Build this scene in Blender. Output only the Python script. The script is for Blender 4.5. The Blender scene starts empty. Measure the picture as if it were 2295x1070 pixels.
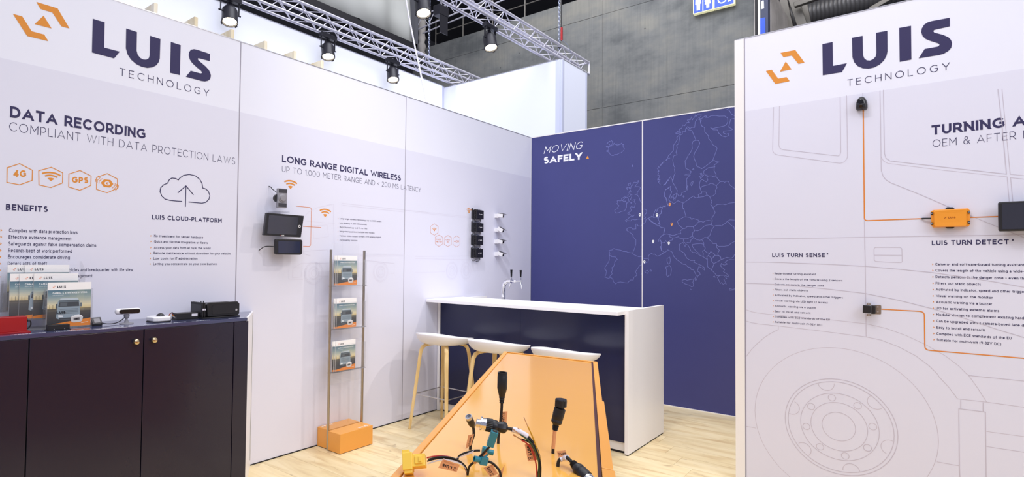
import bpy, math, random
from mathutils import Vector, Matrix
from math import sin, cos, pi, radians, sqrt

# ------------------------------------------------------------------ camera
SC = bpy.context.scene
COL = SC.collection
cd = bpy.data.cameras.new('camera'); cam = bpy.data.objects.new('camera', cd); COL.objects.link(cam)
YAW, PITCH, ROLL, FPX = 0.682702831, 0.0278003446, 0.010354777, 1257.415
_f = Vector((-sin(YAW)*cos(PITCH), cos(YAW)*cos(PITCH), sin(PITCH)))
_r0 = Vector((cos(YAW), sin(YAW), 0)); _u0 = _r0.cross(_f)
_r = cos(ROLL)*_r0 + sin(ROLL)*_u0; _u = -sin(ROLL)*_r0 + cos(ROLL)*_u0
m = Matrix(((_r.x, _u.x, -_f.x), (_r.y, _u.y, -_f.y), (_r.z, _u.z, -_f.z))).to_4x4()
m.translation = Vector((3.705, -5.868, 1.466)); cam.matrix_world = m
cd.sensor_fit = 'HORIZONTAL'; cd.sensor_width = 36.0; cd.lens = 36.0*FPX/2295
cd.shift_x = (1147.5-1038.82)/2295; cd.shift_y = (551.73-535)/2295
cd.clip_start = 0.05; cd.clip_end = 200
SC.camera = cam
# ------------------------------------------------------------------ world, lamps, exposure
w = bpy.data.worlds.new('hall_air'); SC.world = w; w.use_nodes = True
w.node_tree.nodes['Background'].inputs[0].default_value = (0.66, 0.68, 0.84, 1)
w.node_tree.nodes['Background'].inputs[1].default_value = 0.54
SC.view_settings.view_transform = 'Standard'; SC.view_settings.look = 'None'
SC.view_settings.exposure = 0.0; SC.view_settings.gamma = 1.0; SC.view_settings.use_curve_mapping = False

def aim(o, t): o.rotation_euler = (Vector(t)-o.location).to_track_quat('-Z', 'Y').to_euler()
def area(name, loc, tgt, sx, sy, power, col):
    l = bpy.data.lights.new(name, 'AREA'); l.shape = 'RECTANGLE'; l.size = sx; l.size_y = sy; l.energy = power; l.color = col
    o = bpy.data.objects.new(name, l); o.location = loc; COL.objects.link(o); aim(o, tgt); return o
def spot(name, loc, tgt, power, col, ang=60, blend=0.9, rad=0.06):
    l = bpy.data.lights.new(name, 'SPOT'); l.energy = power; l.color = col; l.spot_size = radians(ang); l.spot_blend = blend; l.shadow_soft_size = rad
    o = bpy.data.objects.new(name, l); o.location = loc; COL.objects.link(o); aim(o, tgt); return o
area('hall_fill', (3.0, -4.5, 9.0), (2.4, -2.6, 0), 9, 9, 520, (0.94, 0.96, 1.0))
area('hall_fill', (8.8, -6.0, 5.6), (0.0, -2.6, 1.2), 4, 4, 235, (0.93, 0.95, 1.0))
area('hall_fill', (-1.2, 3.4, 10.2), (-2.2, 7.5, 6.4), 9, 3, 270, (0.93, 0.95, 1.0))  # unseen fill lamp, placed to brighten the concrete wall
spot('booth_spotlight', (6.0, -2.2, 5.9), (0, -3.5, 0.8), 330, (1.0, 0.93, 0.86), 48)
spot('booth_spotlight', (2.0, -4.8, 6.2), (0.0, -0.9, 1.3), 470, (0.90, 0.90, 1.0), 50)
spot('booth_spotlight', (2.3, -4.6, 6.0), (3.6, -1.8, 0.9), 120, (1.0, 0.93, 0.90), 60)
spot('booth_spotlight', (1.6, -4.3, 5.6), (3.7, -1.8, 0.7), 100, (0.95, 0.92, 1.0), 60)
spot('booth_spotlight', (4.4, 0.4, 6.0), (1.6, -2.6, 0), 430, (1.0, 0.90, 0.78), 60)

area('hall_fill', (-2.0, 2.0, 12.4), (-3.5, 4.5, 5), 7, 7, 900, (0.93, 0.95, 1.0))  # added unseen lamp, brightens curtain, trusses and concrete
area('hall_fill', (4.5, 6.0, 12.0), (2.0, 10.0, 7.0), 4, 4, 260, (1.0, 0.97, 0.93))

# ------------------------------------------------------------------ materials
def lin(c):
    if isinstance(c, str): c = tuple(int(c[i:i+2], 16)/255 for i in (0, 2, 4))
    return tuple((x/12.92 if x <= 0.04045 else ((x+0.055)/1.055)**2.4) for x in c[:3])
def nt(name):
    m = bpy.data.materials.new(name); m.use_nodes = True
    return m, m.node_tree, m.node_tree.nodes['Principled BSDF']
def mat(name, col, rough=0.5, metal=0.0, spec=0.5, coat=0.0, noise=0.0, nscale=8.0, bump=0.0, emit=None, es=0.0):
    m, t, b = nt(name); c = lin(col)
    b.inputs['Base Color'].default_value = (*c, 1); b.inputs['Roughness'].default_value = rough
    b.inputs['Metallic'].default_value = metal; b.inputs['Specular IOR Level'].default_value = spec
    b.inputs['Coat Weight'].default_value = coat; b.inputs['Coat Roughness'].default_value = 0.08
    if emit is not None:
        b.inputs['Emission Color'].default_value = (*lin(emit), 1); b.inputs['Emission Strength'].default_value = es
    if noise or bump:
        tc = t.nodes.new('ShaderNodeTexCoord'); n = t.nodes.new('ShaderNodeTexNoise'); n.inputs['Scale'].default_value = nscale; n.inputs['Detail'].default_value = 4
        t.links.new(tc.outputs['Object'], n.inputs['Vector'])
        if noise:
            r = t.nodes.new('ShaderNodeMapRange'); r.inputs['To Min'].default_value = 1-noise; r.inputs['To Max'].default_value = 1+noise
            t.links.new(n.outputs['Fac'], r.inputs['Value'])
            mx = t.nodes.new('ShaderNodeMix'); mx.data_type = 'RGBA'; mx.blend_type = 'MULTIPLY'; mx.inputs[0].default_value = 1
            mx.inputs[6].default_value = (*c, 1); t.links.new(r.outputs['Result'], mx.inputs[7]); t.links.new(mx.outputs[2], b.inputs['Base Color'])
        if bump:
            bp = t.nodes.new('ShaderNodeBump'); bp.inputs['Strength'].default_value = bump; bp.inputs['Distance'].default_value = 0.01
            t.links.new(n.outputs['Fac'], bp.inputs['Height']); t.links.new(bp.outputs['Normal'], b.inputs['Normal'])
    return m
def grain(name, c1, c2, c3, axis=0, scale=(1.2, 14, 14), rough=0.45, knots=True, coat=0.0):
    """wood: noise stretched along one axis, each piece shifted by its own random value"""
    m, t, b = nt(name); N = t.nodes.new; Lk = t.links.new
    tc = N('ShaderNodeTexCoord'); oi = N('ShaderNodeObjectInfo'); ad = N('ShaderNodeVectorMath'); ad.operation = 'ADD'
    ml = N('ShaderNodeVectorMath'); ml.operation = 'SCALE'; ml.inputs[0].default_value = (37, 19, 11); Lk(oi.outputs['Random'], ml.inputs['Scale'])
    Lk(tc.outputs['Object'], ad.inputs[0]); Lk(ml.outputs[0], ad.inputs[1])
    mp = N('ShaderNodeMapping'); mp.inputs['Scale'].default_value = scale; Lk(ad.outputs[0], mp.inputs['Vector'])
    n = N('ShaderNodeTexNoise'); n.inputs['Scale'].default_value = 1.6; n.inputs['Detail'].default_value = 7; n.inputs['Distortion'].default_value = 0.8
    Lk(mp.outputs[0], n.inputs['Vector'])
    cr = N('ShaderNodeValToRGB'); e = cr.color_ramp.elements
    e[0].position = 0.32; e[0].color = (*lin(c3), 1); e[1].position = 0.62; e[1].color = (*lin(c1), 1)
    x = cr.color_ramp.elements.new(0.46); x.color = (*lin(c2), 1)
    Lk(n.outputs['Fac'], cr.inputs['Fac'])
    out = cr.outputs['Color']
    if knots:
        mp2 = N('ShaderNodeMapping'); mp2.inputs['Scale'].default_value = (1.0, 2.2, 1); Lk(ad.outputs[0], mp2.inputs['Vector'])
        n2 = N('ShaderNodeTexNoise'); n2.inputs['Scale'].default_value = 4.0; n2.inputs['Detail'].default_value = 6; n2.inputs['Distortion'].default_value = 1.5; Lk(mp2.outputs[0], n2.inputs['Vector'])
        r2 = N('ShaderNodeMapRange'); r2.inputs['From Min'].default_value = 0.63; r2.inputs['From Max'].default_value = 0.76; r2.inputs['To Max'].default_value = 0.55; Lk(n2.outputs['Fac'], r2.inputs['Value'])
        mx = N('ShaderNodeMix'); mx.data_type = 'RGBA'; mx.inputs[7].default_value = (*lin('8f6f4f'), 1); Lk(r2.outputs[0], mx.inputs[0]); Lk(out, mx.inputs[6]); out = mx.outputs[2]
        r3 = N('ShaderNodeMapRange'); r3.inputs['To Min'].default_value = 0.93; r3.inputs['To Max'].default_value = 1.05; Lk(oi.outputs['Random'], r3.inputs['Value'])
        m3 = N('ShaderNodeMix'); m3.data_type = 'RGBA'; m3.blend_type = 'MULTIPLY'; m3.inputs[0].default_value = 1; Lk(out, m3.inputs[6]); Lk(r3.outputs[0], m3.inputs[7]); out = m3.outputs[2]
    Lk(out, b.inputs['Base Color']); b.inputs['Roughness'].default_value = rough; b.inputs['Coat Weight'].default_value = coat
    bp = N('ShaderNodeBump'); bp.inputs['Strength'].default_value = 0.08; bp.inputs['Distance'].default_value = 0.002; Lk(n.outputs['Fac'], bp.inputs['Height']); Lk(bp.outputs[0], b.inputs['Normal'])
    return m
def concrete(name, base, dark, light):
    m, t, b = nt(name); N = t.nodes.new; Lk = t.links.new
    g = N('ShaderNodeNewGeometry'); mp = N('ShaderNodeMapping'); mp.inputs['Scale'].default_value = (0.7, 0.7, 1.3); Lk(g.outputs['Position'], mp.inputs['Vector'])
    n = N('ShaderNodeTexNoise'); n.inputs['Scale'].default_value = 0.9; n.inputs['Detail'].default_value = 8; n.inputs['Roughness'].default_value = 0.62; Lk(mp.outputs[0], n.inputs['Vector'])
    cr = N('ShaderNodeValToRGB'); e = cr.color_ramp.elements; e[0].position = 0.36; e[0].color = (*lin(dark), 1); e[1].position = 0.66; e[1].color = (*lin(light), 1)
    x = cr.color_ramp.elements.new(0.5); x.color = (*lin(base), 1); Lk(n.outputs['Fac'], cr.inputs['Fac'])
    mp2 = N('ShaderNodeMapping'); mp2.inputs['Scale'].default_value = (22, 22, 0.9); Lk(g.outputs['Position'], mp2.inputs['Vector'])
    n2 = N('ShaderNodeTexNoise'); n2.inputs['Scale'].default_value = 1.0; n2.inputs['Detail'].default_value = 3; Lk(mp2.outputs[0], n2.inputs['Vector'])
    r2 = N('ShaderNodeMapRange'); r2.inputs['To Min'].default_value = 0.80; r2.inputs['To Max'].default_value = 1.16; Lk(n2.outputs['Fac'], r2.inputs['Value'])
    mx = N('ShaderNodeMix'); mx.data_type = 'RGBA'; mx.blend_type = 'MULTIPLY'; mx.inputs[0].default_value = 1; Lk(cr.outputs[0], mx.inputs[6]); Lk(r2.outputs[0], mx.inputs[7])
    v = N('ShaderNodeTexVoronoi'); v.inputs['Scale'].default_value = 2.1; Lk(g.outputs['Position'], v.inputs['Vector'])
    r3 = N('ShaderNodeMapRange'); r3.inputs['From Min'].default_value = 0.03; r3.inputs['From Max'].default_value = 0.055; r3.inputs['To Min'].default_value = 0.45; r3.inputs['To Max'].default_value = 1.0; Lk(v.outputs['Distance'], r3.inputs['Value'])
    m3 = N('ShaderNodeMix'); m3.data_type = 'RGBA'; m3.blend_type = 'MULTIPLY'; m3.inputs[0].default_value = 1; Lk(mx.outputs[2], m3.inputs[6]); Lk(r3.outputs[0], m3.inputs[7])
    Lk(m3.outputs[2], b.inputs['Base Color']); b.inputs['Roughness'].default_value = 0.85
    bp = N('ShaderNodeBump'); bp.inputs['Strength'].default_value = 0.25; bp.inputs['Distance'].default_value = 0.02; Lk(n.outputs['Fac'], bp.inputs['Height']); Lk(bp.outputs[0], b.inputs['Normal'])
    return m
def clear(name, tint=(1, 1, 1), gloss=0.10, rough=0.03, veil=0.04):
    """thin acrylic: mostly see-through, a little mirror, a faint milky veil"""
    m = bpy.data.materials.new(name); m.use_nodes = True; t = m.node_tree; t.nodes.clear(); N = t.nodes.new; Lk = t.links.new
    o = N('ShaderNodeOutputMaterial'); tr = N('ShaderNodeBsdfTransparent'); tr.inputs[0].default_value = (*tint, 1)
    gl = N('ShaderNodeBsdfGlossy'); gl.inputs['Roughness'].default_value = rough
    df = N('ShaderNodeBsdfDiffuse'); df.inputs[0].default_value = (0.9, 0.9, 0.95, 1)
    fr = N('ShaderNodeFresnel'); fr.inputs['IOR'].default_value = 1.45
    ma = N('ShaderNodeMath'); ma.operation = 'MULTIPLY'; ma.inputs[1].default_value = gloss*4; Lk(fr.outputs[0], ma.inputs[0])
    a = N('ShaderNodeMixShader'); Lk(ma.outputs[0], a.inputs[0]); Lk(tr.outputs[0], a.inputs[1]); Lk(gl.outputs[0], a.inputs[2])
    b = N('ShaderNodeMixShader'); b.inputs[0].default_value = veil; Lk(a.outputs[0], b.inputs[1]); Lk(df.outputs[0], b.inputs[2]); Lk(b.outputs[0], o.inputs[0])
    return m
def inkmat(name, rough=0.6):
    m, t, b = nt(name); a = t.nodes.new('ShaderNodeAttribute'); a.attribute_name = 'ink'; t.links.new(a.outputs['Color'], b.inputs['Base Color'])
    b.inputs['Roughness'].default_value = rough; b.inputs['Specular IOR Level'].default_value = 0.3; return m
def brushed(name, col):
    m, t, b = nt(name); b.inputs['Base Color'].default_value = (*lin(col), 1); b.inputs['Metallic'].default_value = 1; b.inputs['Roughness'].default_value = 0.28
    tc = t.nodes.new('ShaderNodeTexCoord'); mp = t.nodes.new('ShaderNodeMapping'); mp.inputs['Scale'].default_value = (90, 90, 2); n = t.nodes.new('ShaderNodeTexNoise')
    t.links.new(tc.outputs['Object'], mp.inputs[0]); t.links.new(mp.outputs[0], n.inputs[0]); bp = t.nodes.new('ShaderNodeBump'); bp.inputs['Strength'].default_value = 0.1; bp.inputs['Distance'].default_value = 0.001
    t.links.new(n.outputs[0], bp.inputs['Height']); t.links.new(bp.outputs[0], b.inputs['Normal']); return m

INK = inkmat('printed_ink')
INKG = inkmat('glossy_print', 0.25)
NAVY, ORANGE, GREY = '37335a', 'dd8f3a', 'c4bdcd'
M = dict(
 panel=mat('white_panel', 'e9eaf6', 0.55, noise=0.012, nscale=3),
 panel_tint=mat('tinted_panel', 'dfdfee', 0.55, noise=0.012, nscale=3),
 blue=mat('blue_panel', '41447f', 0.5, noise=0.04, nscale=5),
 alu=mat('aluminium', 'c9c9cf', 0.35, 0.9),
 joint=mat('joint_grey', '9c98a6', 0.6),
 white=mat('white_lacquer', 'f1eff0', 0.35, noise=0.01),
 whiteframe=mat('white_frame', 'f3f0ee', 0.45, noise=0.01),
 floor=grain('oak_laminate', 'efddb4', 'e6d1a3', 'd6bb8d', scale=(1.1, 7.5, 7.5)),
 floorgap=mat('floor_gap', '8d7a60', 0.8, noise=0.1),
 navy=mat('navy_laminate', '1d2248', 0.25, spec=0.4, coat=0.12, noise=0.03),
 navycab=mat('navy_cabinet_laminate', '1c172c', 0.26, spec=0.45, coat=0.15, noise=0.03),
 postwhite=mat('textile_edge_glow', 'c9cde4', 0.7, emit='dfe4ff', es=.12, noise=0.01),  # slight glow added so the unlit posts do not read dark
 navytop=mat('navy_top', '3a3f63', 0.16, spec=0.6, coat=0.4, noise=0.03),
 dark=mat('near_black', '15131a', 0.7, noise=0.1),  # near-black finish for gaps, plinths, feet, curtain beam and tower side
 orange=mat('orange_laminate', 'e9a249', 0.35, noise=0.02),
 orangeg=mat('orange_gloss', 'f5b552', 0.14, spec=0.45, coat=0.45, noise=0.015),
 maroon=mat('dark_gap_trim', '4a2626', 0.5, noise=0.1),
 ply=grain('pale_timber', 'f7efd9', 'f0e4c6', 'e3d2aa', knots=False, scale=(8, 8, 1.0)),
 oak=grain('oak_legs', 'e6c88e', 'dcbb7d', 'c9a367', knots=False, scale=(16, 16, 1.2)),
 shell=mat('white_plastic', 'eceaec', 0.35, noise=0.01),
 steel=brushed('brushed_steel', 'b5aa9c'),
 chrome=mat('chrome', 'e4e4e8', 0.08, 1.0, noise=0.02),
 gold=mat('brass_knob', 'd8c39a', 0.18, 1.0, noise=0.02),
 clear=clear('clear_acrylic', (1, 1, 1), 0.06, veil=0.035),
 cleark=clear('thick_acrylic', (0.98, 0.98, 1), 0.15, veil=0.12),
 black=mat('black_plastic', '1b1a1e', 0.42, noise=0.08, nscale=30, bump=0.05),
 blackg=mat('black_gloss', '121216', 0.12, noise=0.05),
 rubber=mat('black_rubber', '17161a', 0.6, noise=0.08),
 grey=mat('grey_plastic', '8d8c94', 0.4, noise=0.05),
 dgrey=mat('dark_grey_plastic', '3c3b42', 0.4, noise=0.05),
 screen=mat('dark_screen', '2a2a36', 0.08, spec=0.8, noise=0.1, nscale=3),
 bluescreen=mat('blue_screen', '141b3a', 0.08, spec=0.8, noise=0.1, nscale=6),
 red=mat('red_lacquer', 'a3141c', 0.35, noise=0.03),
 yellow=mat('yellow_plastic', 'f5cb4c', 0.4, noise=0.03),
 teal=mat('teal_plastic', '237f93', 0.35, noise=0.05),
 copper=mat('tinned_wire', 'c9a58a', 0.35, 0.8, noise=0.05),
 wred=mat('red_wire', 'b52a22', 0.4, noise=0.03), wyel=mat('yellow_wire', 'cf9a1e', 0.4, noise=0.03), wgrn=mat('green_wire', '2f4a2c', 0.4, noise=0.03), wwht=mat('white_wire', 'd9d6da', 0.4, noise=0.03),
 tag=mat('orange_paper_tag', 'e0a070', 0.6, noise=0.03), sleeve=mat('white_paper_tag', 'e4e0ea', 0.55, noise=0.03),
 ecu=mat('orange_casting', 'ef9a2c', 0.4, noise=0.03), bracket=mat('steel_bracket', 'a39a90', 0.35, 0.85, noise=0.04),
 tex=mat('backlit_textile', 'dfe2f0', 0.8, emit='f2f4ff', es=0.46, noise=0.01),
 texdim=mat('dimmed_textile', 'd6daec', 0.8, emit='f2f3ff', es=0.27, noise=0.01),  # same backlit textile, its lower brightness put into colour and emission
 concrete=concrete('formwork_concrete', '747574', '5d5f60', '85837c'),
 concrete2=concrete('pale_concrete', 'b8b2ae', 'a39e9a', 'c8c3be'),
 hall=mat('dark_hall', '505057', 0.9, noise=0.25, nscale=1),
 steelgrey=mat('galvanised_steel', '77736e', 0.5, 0.4, noise=0.15), duct=mat('duct_sheet', '5e5d5f', 0.45, 0.5, noise=0.1),
 curtain=mat('grey_curtain', 'b2b3b0', 0.9, noise=0.14, nscale=1.2),
 truss=mat('truss_aluminium', 'e4e2f0', 0.35, 0.35, noise=0.05),
 lampblack=mat('lamp_housing', '2b2a33', 0.45, 0.2, noise=0.1), lamp=mat('lit_lamp', 'fff1d8', 0.5, emit='fff0d2', es=9.0, noise=0.01),
 chain=mat('chain_steel', '9aa0b8', 0.4, 0.7, noise=0.05),
 signblue=mat('sign_blue', '0f3fb4', 0.4, emit='1446c8', es=0.55, noise=0.01), signwhite=mat('sign_white', 'f4f6ff', 0.4, emit='f4f6ff', es=0.9, noise=0.01), signedge=mat('sign_edge', 'e9e6b0', 0.4, emit='f4efc0', es=0.6, noise=0.01),
 towerblue=mat('tower_panel', '2c3352', 0.5, noise=0.05),
)
# ------------------------------------------------------------------ mesh helpers
def V3(p): return Vector(p)
def rootmat(o):
    m = Matrix.Identity(4); ch = []
    while o: ch.append(o); o = o.parent
    for x in reversed(ch): m = m @ Matrix.Translation(x.location) @ x.rotation_euler.to_matrix().to_4x4() @ Matrix.Diagonal((*x.scale, 1))
    return m
class MB:
    def __init__(s): s.v = []; s.f = []; s.c = []; s.col = None
    def add(s, vs, fs, col=None):
        n = len(s.v); s.v += [tuple(v) for v in vs]; s.f += [tuple(i+n for i in f) for f in fs]; s.c += [col or s.col]*len(fs); return s
    def box(s, a, b, col=None):
        (x0, y0, z0), (x1, y1, z1) = a, b
        return s.add([(x0, y0, z0), (x1, y0, z0), (x1, y1, z0), (x0, y1, z0), (x0, y0, z1), (x1, y0, z1), (x1, y1, z1), (x0, y1, z1)],
                     [(0, 3, 2, 1), (4, 5, 6, 7), (0, 1, 5, 4), (1, 2, 6, 5), (2, 3, 7, 6), (3, 0, 4, 7)], col)
    def obox(s, c, sz, ax=None, col=None):
        c = V3(c); ax = [V3(a).normalized() for a in (ax or ((1, 0, 0), (0, 1, 0), (0, 0, 1)))]
        P = [c+ax[0]*(i*sz[0]/2)+ax[1]*(j*sz[1]/2)+ax[2]*(k*sz[2]/2) for k in (-1, 1) for j in (-1, 1) for i in (-1, 1)]
        return s.add(P, [(0, 2, 3, 1), (4, 5, 7, 6), (0, 1, 5, 4), (1, 3, 7, 5), (3, 2, 6, 7), (2, 0, 4, 6)], col)
    def beam(s, p0, p1, w, h=None, col=None):
        p0, p1 = V3(p0), V3(p1); d = p1-p0; u = d.normalized(); a = u.cross(Vector((0, 0, 1))) if abs(u.z) < .95 else u.cross(Vector((0, 1, 0))); a.normalize()
        return s.obox((p0+p1)/2, (d.length, w, h or w), (u, a, u.cross(a)), col)
    def lathe(s, prof, o, ax, n=16, col=None, caps=True):
        o, ax = V3(o), V3(ax).normalized(); a = ax.orthogonal().normalized(); b = ax.cross(a); vs = []; fs = []
        for r, h in prof:
            for k in range(n):
                t = 2*pi*k/n; vs.append(o+ax*h+(a*cos(t)+b*sin(t))*max(r, 1e-5))
        for i in range(len(prof)-1):
            for k in range(n): fs.append((i*n+k, i*n+(k+1) % n, (i+1)*n+(k+1) % n, (i+1)*n+k))
        if caps: fs.append(tuple(range(n-1, -1, -1))); fs.append(tuple((len(prof)-1)*n+k for k in range(n)))
        return s.add(vs, fs, col)
    def cyl(s, p0, p1, r0, r1=None, n=12, col=None):
        p0, p1 = V3(p0), V3(p1); d = p1-p0
        return s.lathe([(r0, 0), (r1 if r1 is not None else r0, d.length)], p0, d, n, col)
    def tube(s, pts, r, n=6, col=None, smooth=True):
        P = [V3(p) for p in pts]
        if smooth and len(P) > 2:
            Q = []
            for i in range(len(P)-1):
                a, b, c, d = P[max(i-1, 0)], P[i], P[i+1], P[min(i+2, len(P)-1)]
                for k in range(4):
                    t = k/4; Q.append(0.5*((2*b)+(c-a)*t+(2*a-5*b+4*c-d)*t*t+(3*b-a-3*c+d)*t**3))
            P = Q+[P[-1]]
        rs = r if isinstance(r, (list, tuple)) else None
        vs = []; fs = []; a = None
        for i, p in enumerate(P):
            d = (P[min(i+1, len(P)-1)]-P[max(i-1, 0)]).normalized()
            if a is None: a = d.orthogonal().normalized()
            a = (a-d*a.dot(d)).normalized(); b = d.cross(a); rr = r
            for k in range(n):
                t = 2*pi*k/n; vs.append(p+(a*cos(t)+b*sin(t))*rr)
        for i in range(len(P)-1):
            for k in range(n): fs.append((i*n+k, i*n+(k+1) % n, (i+1)*n+(k+1) % n, (i+1)*n+k))
        fs.append(tuple(range(n-1, -1, -1))); fs.append(tuple((len(P)-1)*n+k for k in range(n)))
        return s.add(vs, fs, col)
    def sphere(s, c, r, n=12, col=None, sc=(1, 1, 1)):
        c = V3(c); k = n//2; vs = [c+Vector((0, 0, r*sc[2]))]; fs = []
        for i in range(1, k):
            for j in range(n):
                t, p = pi*i/k, 2*pi*j/n; vs.append(c+Vector((r*sc[0]*sin(t)*cos(p), r*sc[1]*sin(t)*sin(p), r*sc[2]*cos(t))))
        vs.append(c-Vector((0, 0, r*sc[2])))
        for j in range(n): fs.append((0, 1+j, 1+(j+1) % n))
        for i in range(k-2):
            for j in range(n): fs.append((1+i*n+j, 1+(i+1)*n+j, 1+(i+1)*n+(j+1) % n, 1+i*n+(j+1) % n))
        L_ = 1+(k-2)*n
        for j in range(n): fs.append((len(vs)-1, L_+(j+1) % n, L_+j))
        return s.add(vs, fs, col)
    def prism(s, pts, F, d0, d1, col=None):
        """polygon given in the frame's u,v, from depth d0 to d1 along its normal"""
        if sum(pts[i][0]*pts[(i+1) % len(pts)][1]-pts[(i+1) % len(pts)][0]*pts[i][1] for i in range(len(pts))) < 0: pts = pts[::-1]
        n = len(pts); vs = [F(u, v, d0) for u, v in pts]+[F(u, v, d1) for u, v in pts]
        fs = [tuple(range(n-1, -1, -1)), tuple(range(n, 2*n))]+[(i, (i+1) % n, n+(i+1) % n, n+i) for i in range(n)]
        return s.add(vs, fs, col)
    def flat(s, pts, F, d, col=None):
        if sum(pts[i][0]*pts[(i+1) % len(pts)][1]-pts[(i+1) % len(pts)][0]*pts[i][1] for i in range(len(pts))) < 0: pts = pts[::-1]
        return s.add([F(u, v, d) for u, v in pts], [tuple(range(len(pts)))], col)
    def line(s, pts, F, w, d, col=None, closed=False):
        """a printed line of width w through the points, mitred"""
        MB.lc = (getattr(MB, 'lc', 0)+1) % 9; d += .00009*MB.lc
        P = [Vector(p).to_2d() if len(p) > 2 else Vector(p) for p in pts]; Q = [P[0]]
        for p in P[1:]:
            if (p-Q[-1]).length > 1e-5: Q.append(p)
        if closed and (Q[0]-Q[-1]).length < 1e-5: Q.pop()
        n = len(Q); vs = []
        if n < 2: return s
        for i in range(n):
            a = Q[i-1] if (i or closed) else None; b = Q[(i+1) % n] if (i < n-1 or closed) else None
            d1 = (Q[i]-a).normalized() if a is not None else None; d2 = (b-Q[i]).normalized() if b is not None else None
            t = ((d1 or d2)+(d2 or d1)); t = t.normalized() if t.length > 1e-4 else (d1 or d2)
            nn = Vector((-t.y, t.x)); q = d1 or d2; k = max(0.5, abs(nn.dot(Vector((-q.y, q.x)))))
            vs += [F(*(Q[i]+nn*(w/2/k)), d), F(*(Q[i]-nn*(w/2/k)), d)]
        fs = [(2*i+1, 2*((i+1) % n)+1, 2*((i+1) % n), 2*i) for i in range(n if closed else n-1)]
        return s.add(vs, fs, col)
    def build(s, name, mt, parent=None, bevel=0, smooth=False, label=None, kind=None, local=False, ang=0.7, segs=2):
        me = bpy.data.meshes.new(name)
        if parent is not None and not local:
            im = rootmat(parent).inverted(); vs = [tuple(im @ Vector(v)) for v in s.v]
        else: vs = s.v
        me.from_pydata(vs, [], s.f); mt = mt if not isinstance(mt, str) else M[mt]; me.materials.append(mt)
        if any(c for c in s.c):
            at = me.color_attributes.new('ink', 'FLOAT_COLOR', 'CORNER'); cols = []; cache = {}
            for f, c in zip(s.f, s.c):
                c = c or 'ffffff'
                if c not in cache: cache[c] = (*lin(c), 1.0)
                cols += list(cache[c])*len(f)
            at.data.foreach_set('color', cols)
        me.validate(); me.update()
        if smooth:
            me.polygons.foreach_set('use_smooth', [True]*len(me.polygons)); me.set_sharp_from_angle(angle=ang)
        o = bpy.data.objects.new(name, me); COL.objects.link(o); o.parent = parent
        if bevel:
            b = o.modifiers.new('bevel', 'BEVEL'); b.width = bevel; b.segments = segs; b.limit_method = 'ANGLE'; b.angle_limit = 0.6
        if label: o['label'] = label
        if kind: o['kind'] = kind
        return o
def thing(name, label, cat, loc=(0, 0, 0), rz=0, group=None):
    o = bpy.data.objects.new(name, None); COL.objects.link(o); o.location = loc; o.rotation_euler = (0, 0, rz); o.empty_display_size = 0.1
    o['label'] = label; o['category'] = cat
    if group: o['group'] = group
    return o
def tagp(o, label, cat, group=None):
    o['label'] = label; o['category'] = cat
    if group: o['group'] = group
    return o
def struct(name, loc=(0, 0, 0)):
    o = bpy.data.objects.new(name, None); COL.objects.link(o); o.location = loc; o.empty_display_size = 0.1; o['kind'] = 'structure'; return o
def dup(root, loc, label, group=None, rz=None):
    kids = {}
    for o in COL.objects:
        if o.parent: kids.setdefault(o.parent, []).append(o)
    def cp(o, par):
        c = o.copy(); COL.objects.link(c); c.parent = par
        for k in kids.get(o, []): cp(k, c)
        return c
    r = cp(root, None); r.location = loc; r['label'] = label
    if rz is not None: r.rotation_euler = (0, 0, rz)
    if group: r['group'] = group
    return r
def frame(O, U, V, N=None):
    O, U, V = V3(O), V3(U), V3(V); N = V3(N) if N is not None else U.cross(V)
    return lambda u, v, d=0.0: O+U*u+V*v+N*d
FL = frame((0, 0, 0), (0, 1, 0), (0, 0, 1))                 # left wall, print faces +x
FB = frame((0, 0, 0), (1, 0, 0), (0, 0, 1))                 # blue back wall, faces -y
RA = -0.0278631402; RP = (2.79570843, -1.74721695, 0)
FR = frame(RP, (cos(RA), sin(RA), 0), (0, 0, 1))            # right wall, turned a little, faces -y

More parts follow.
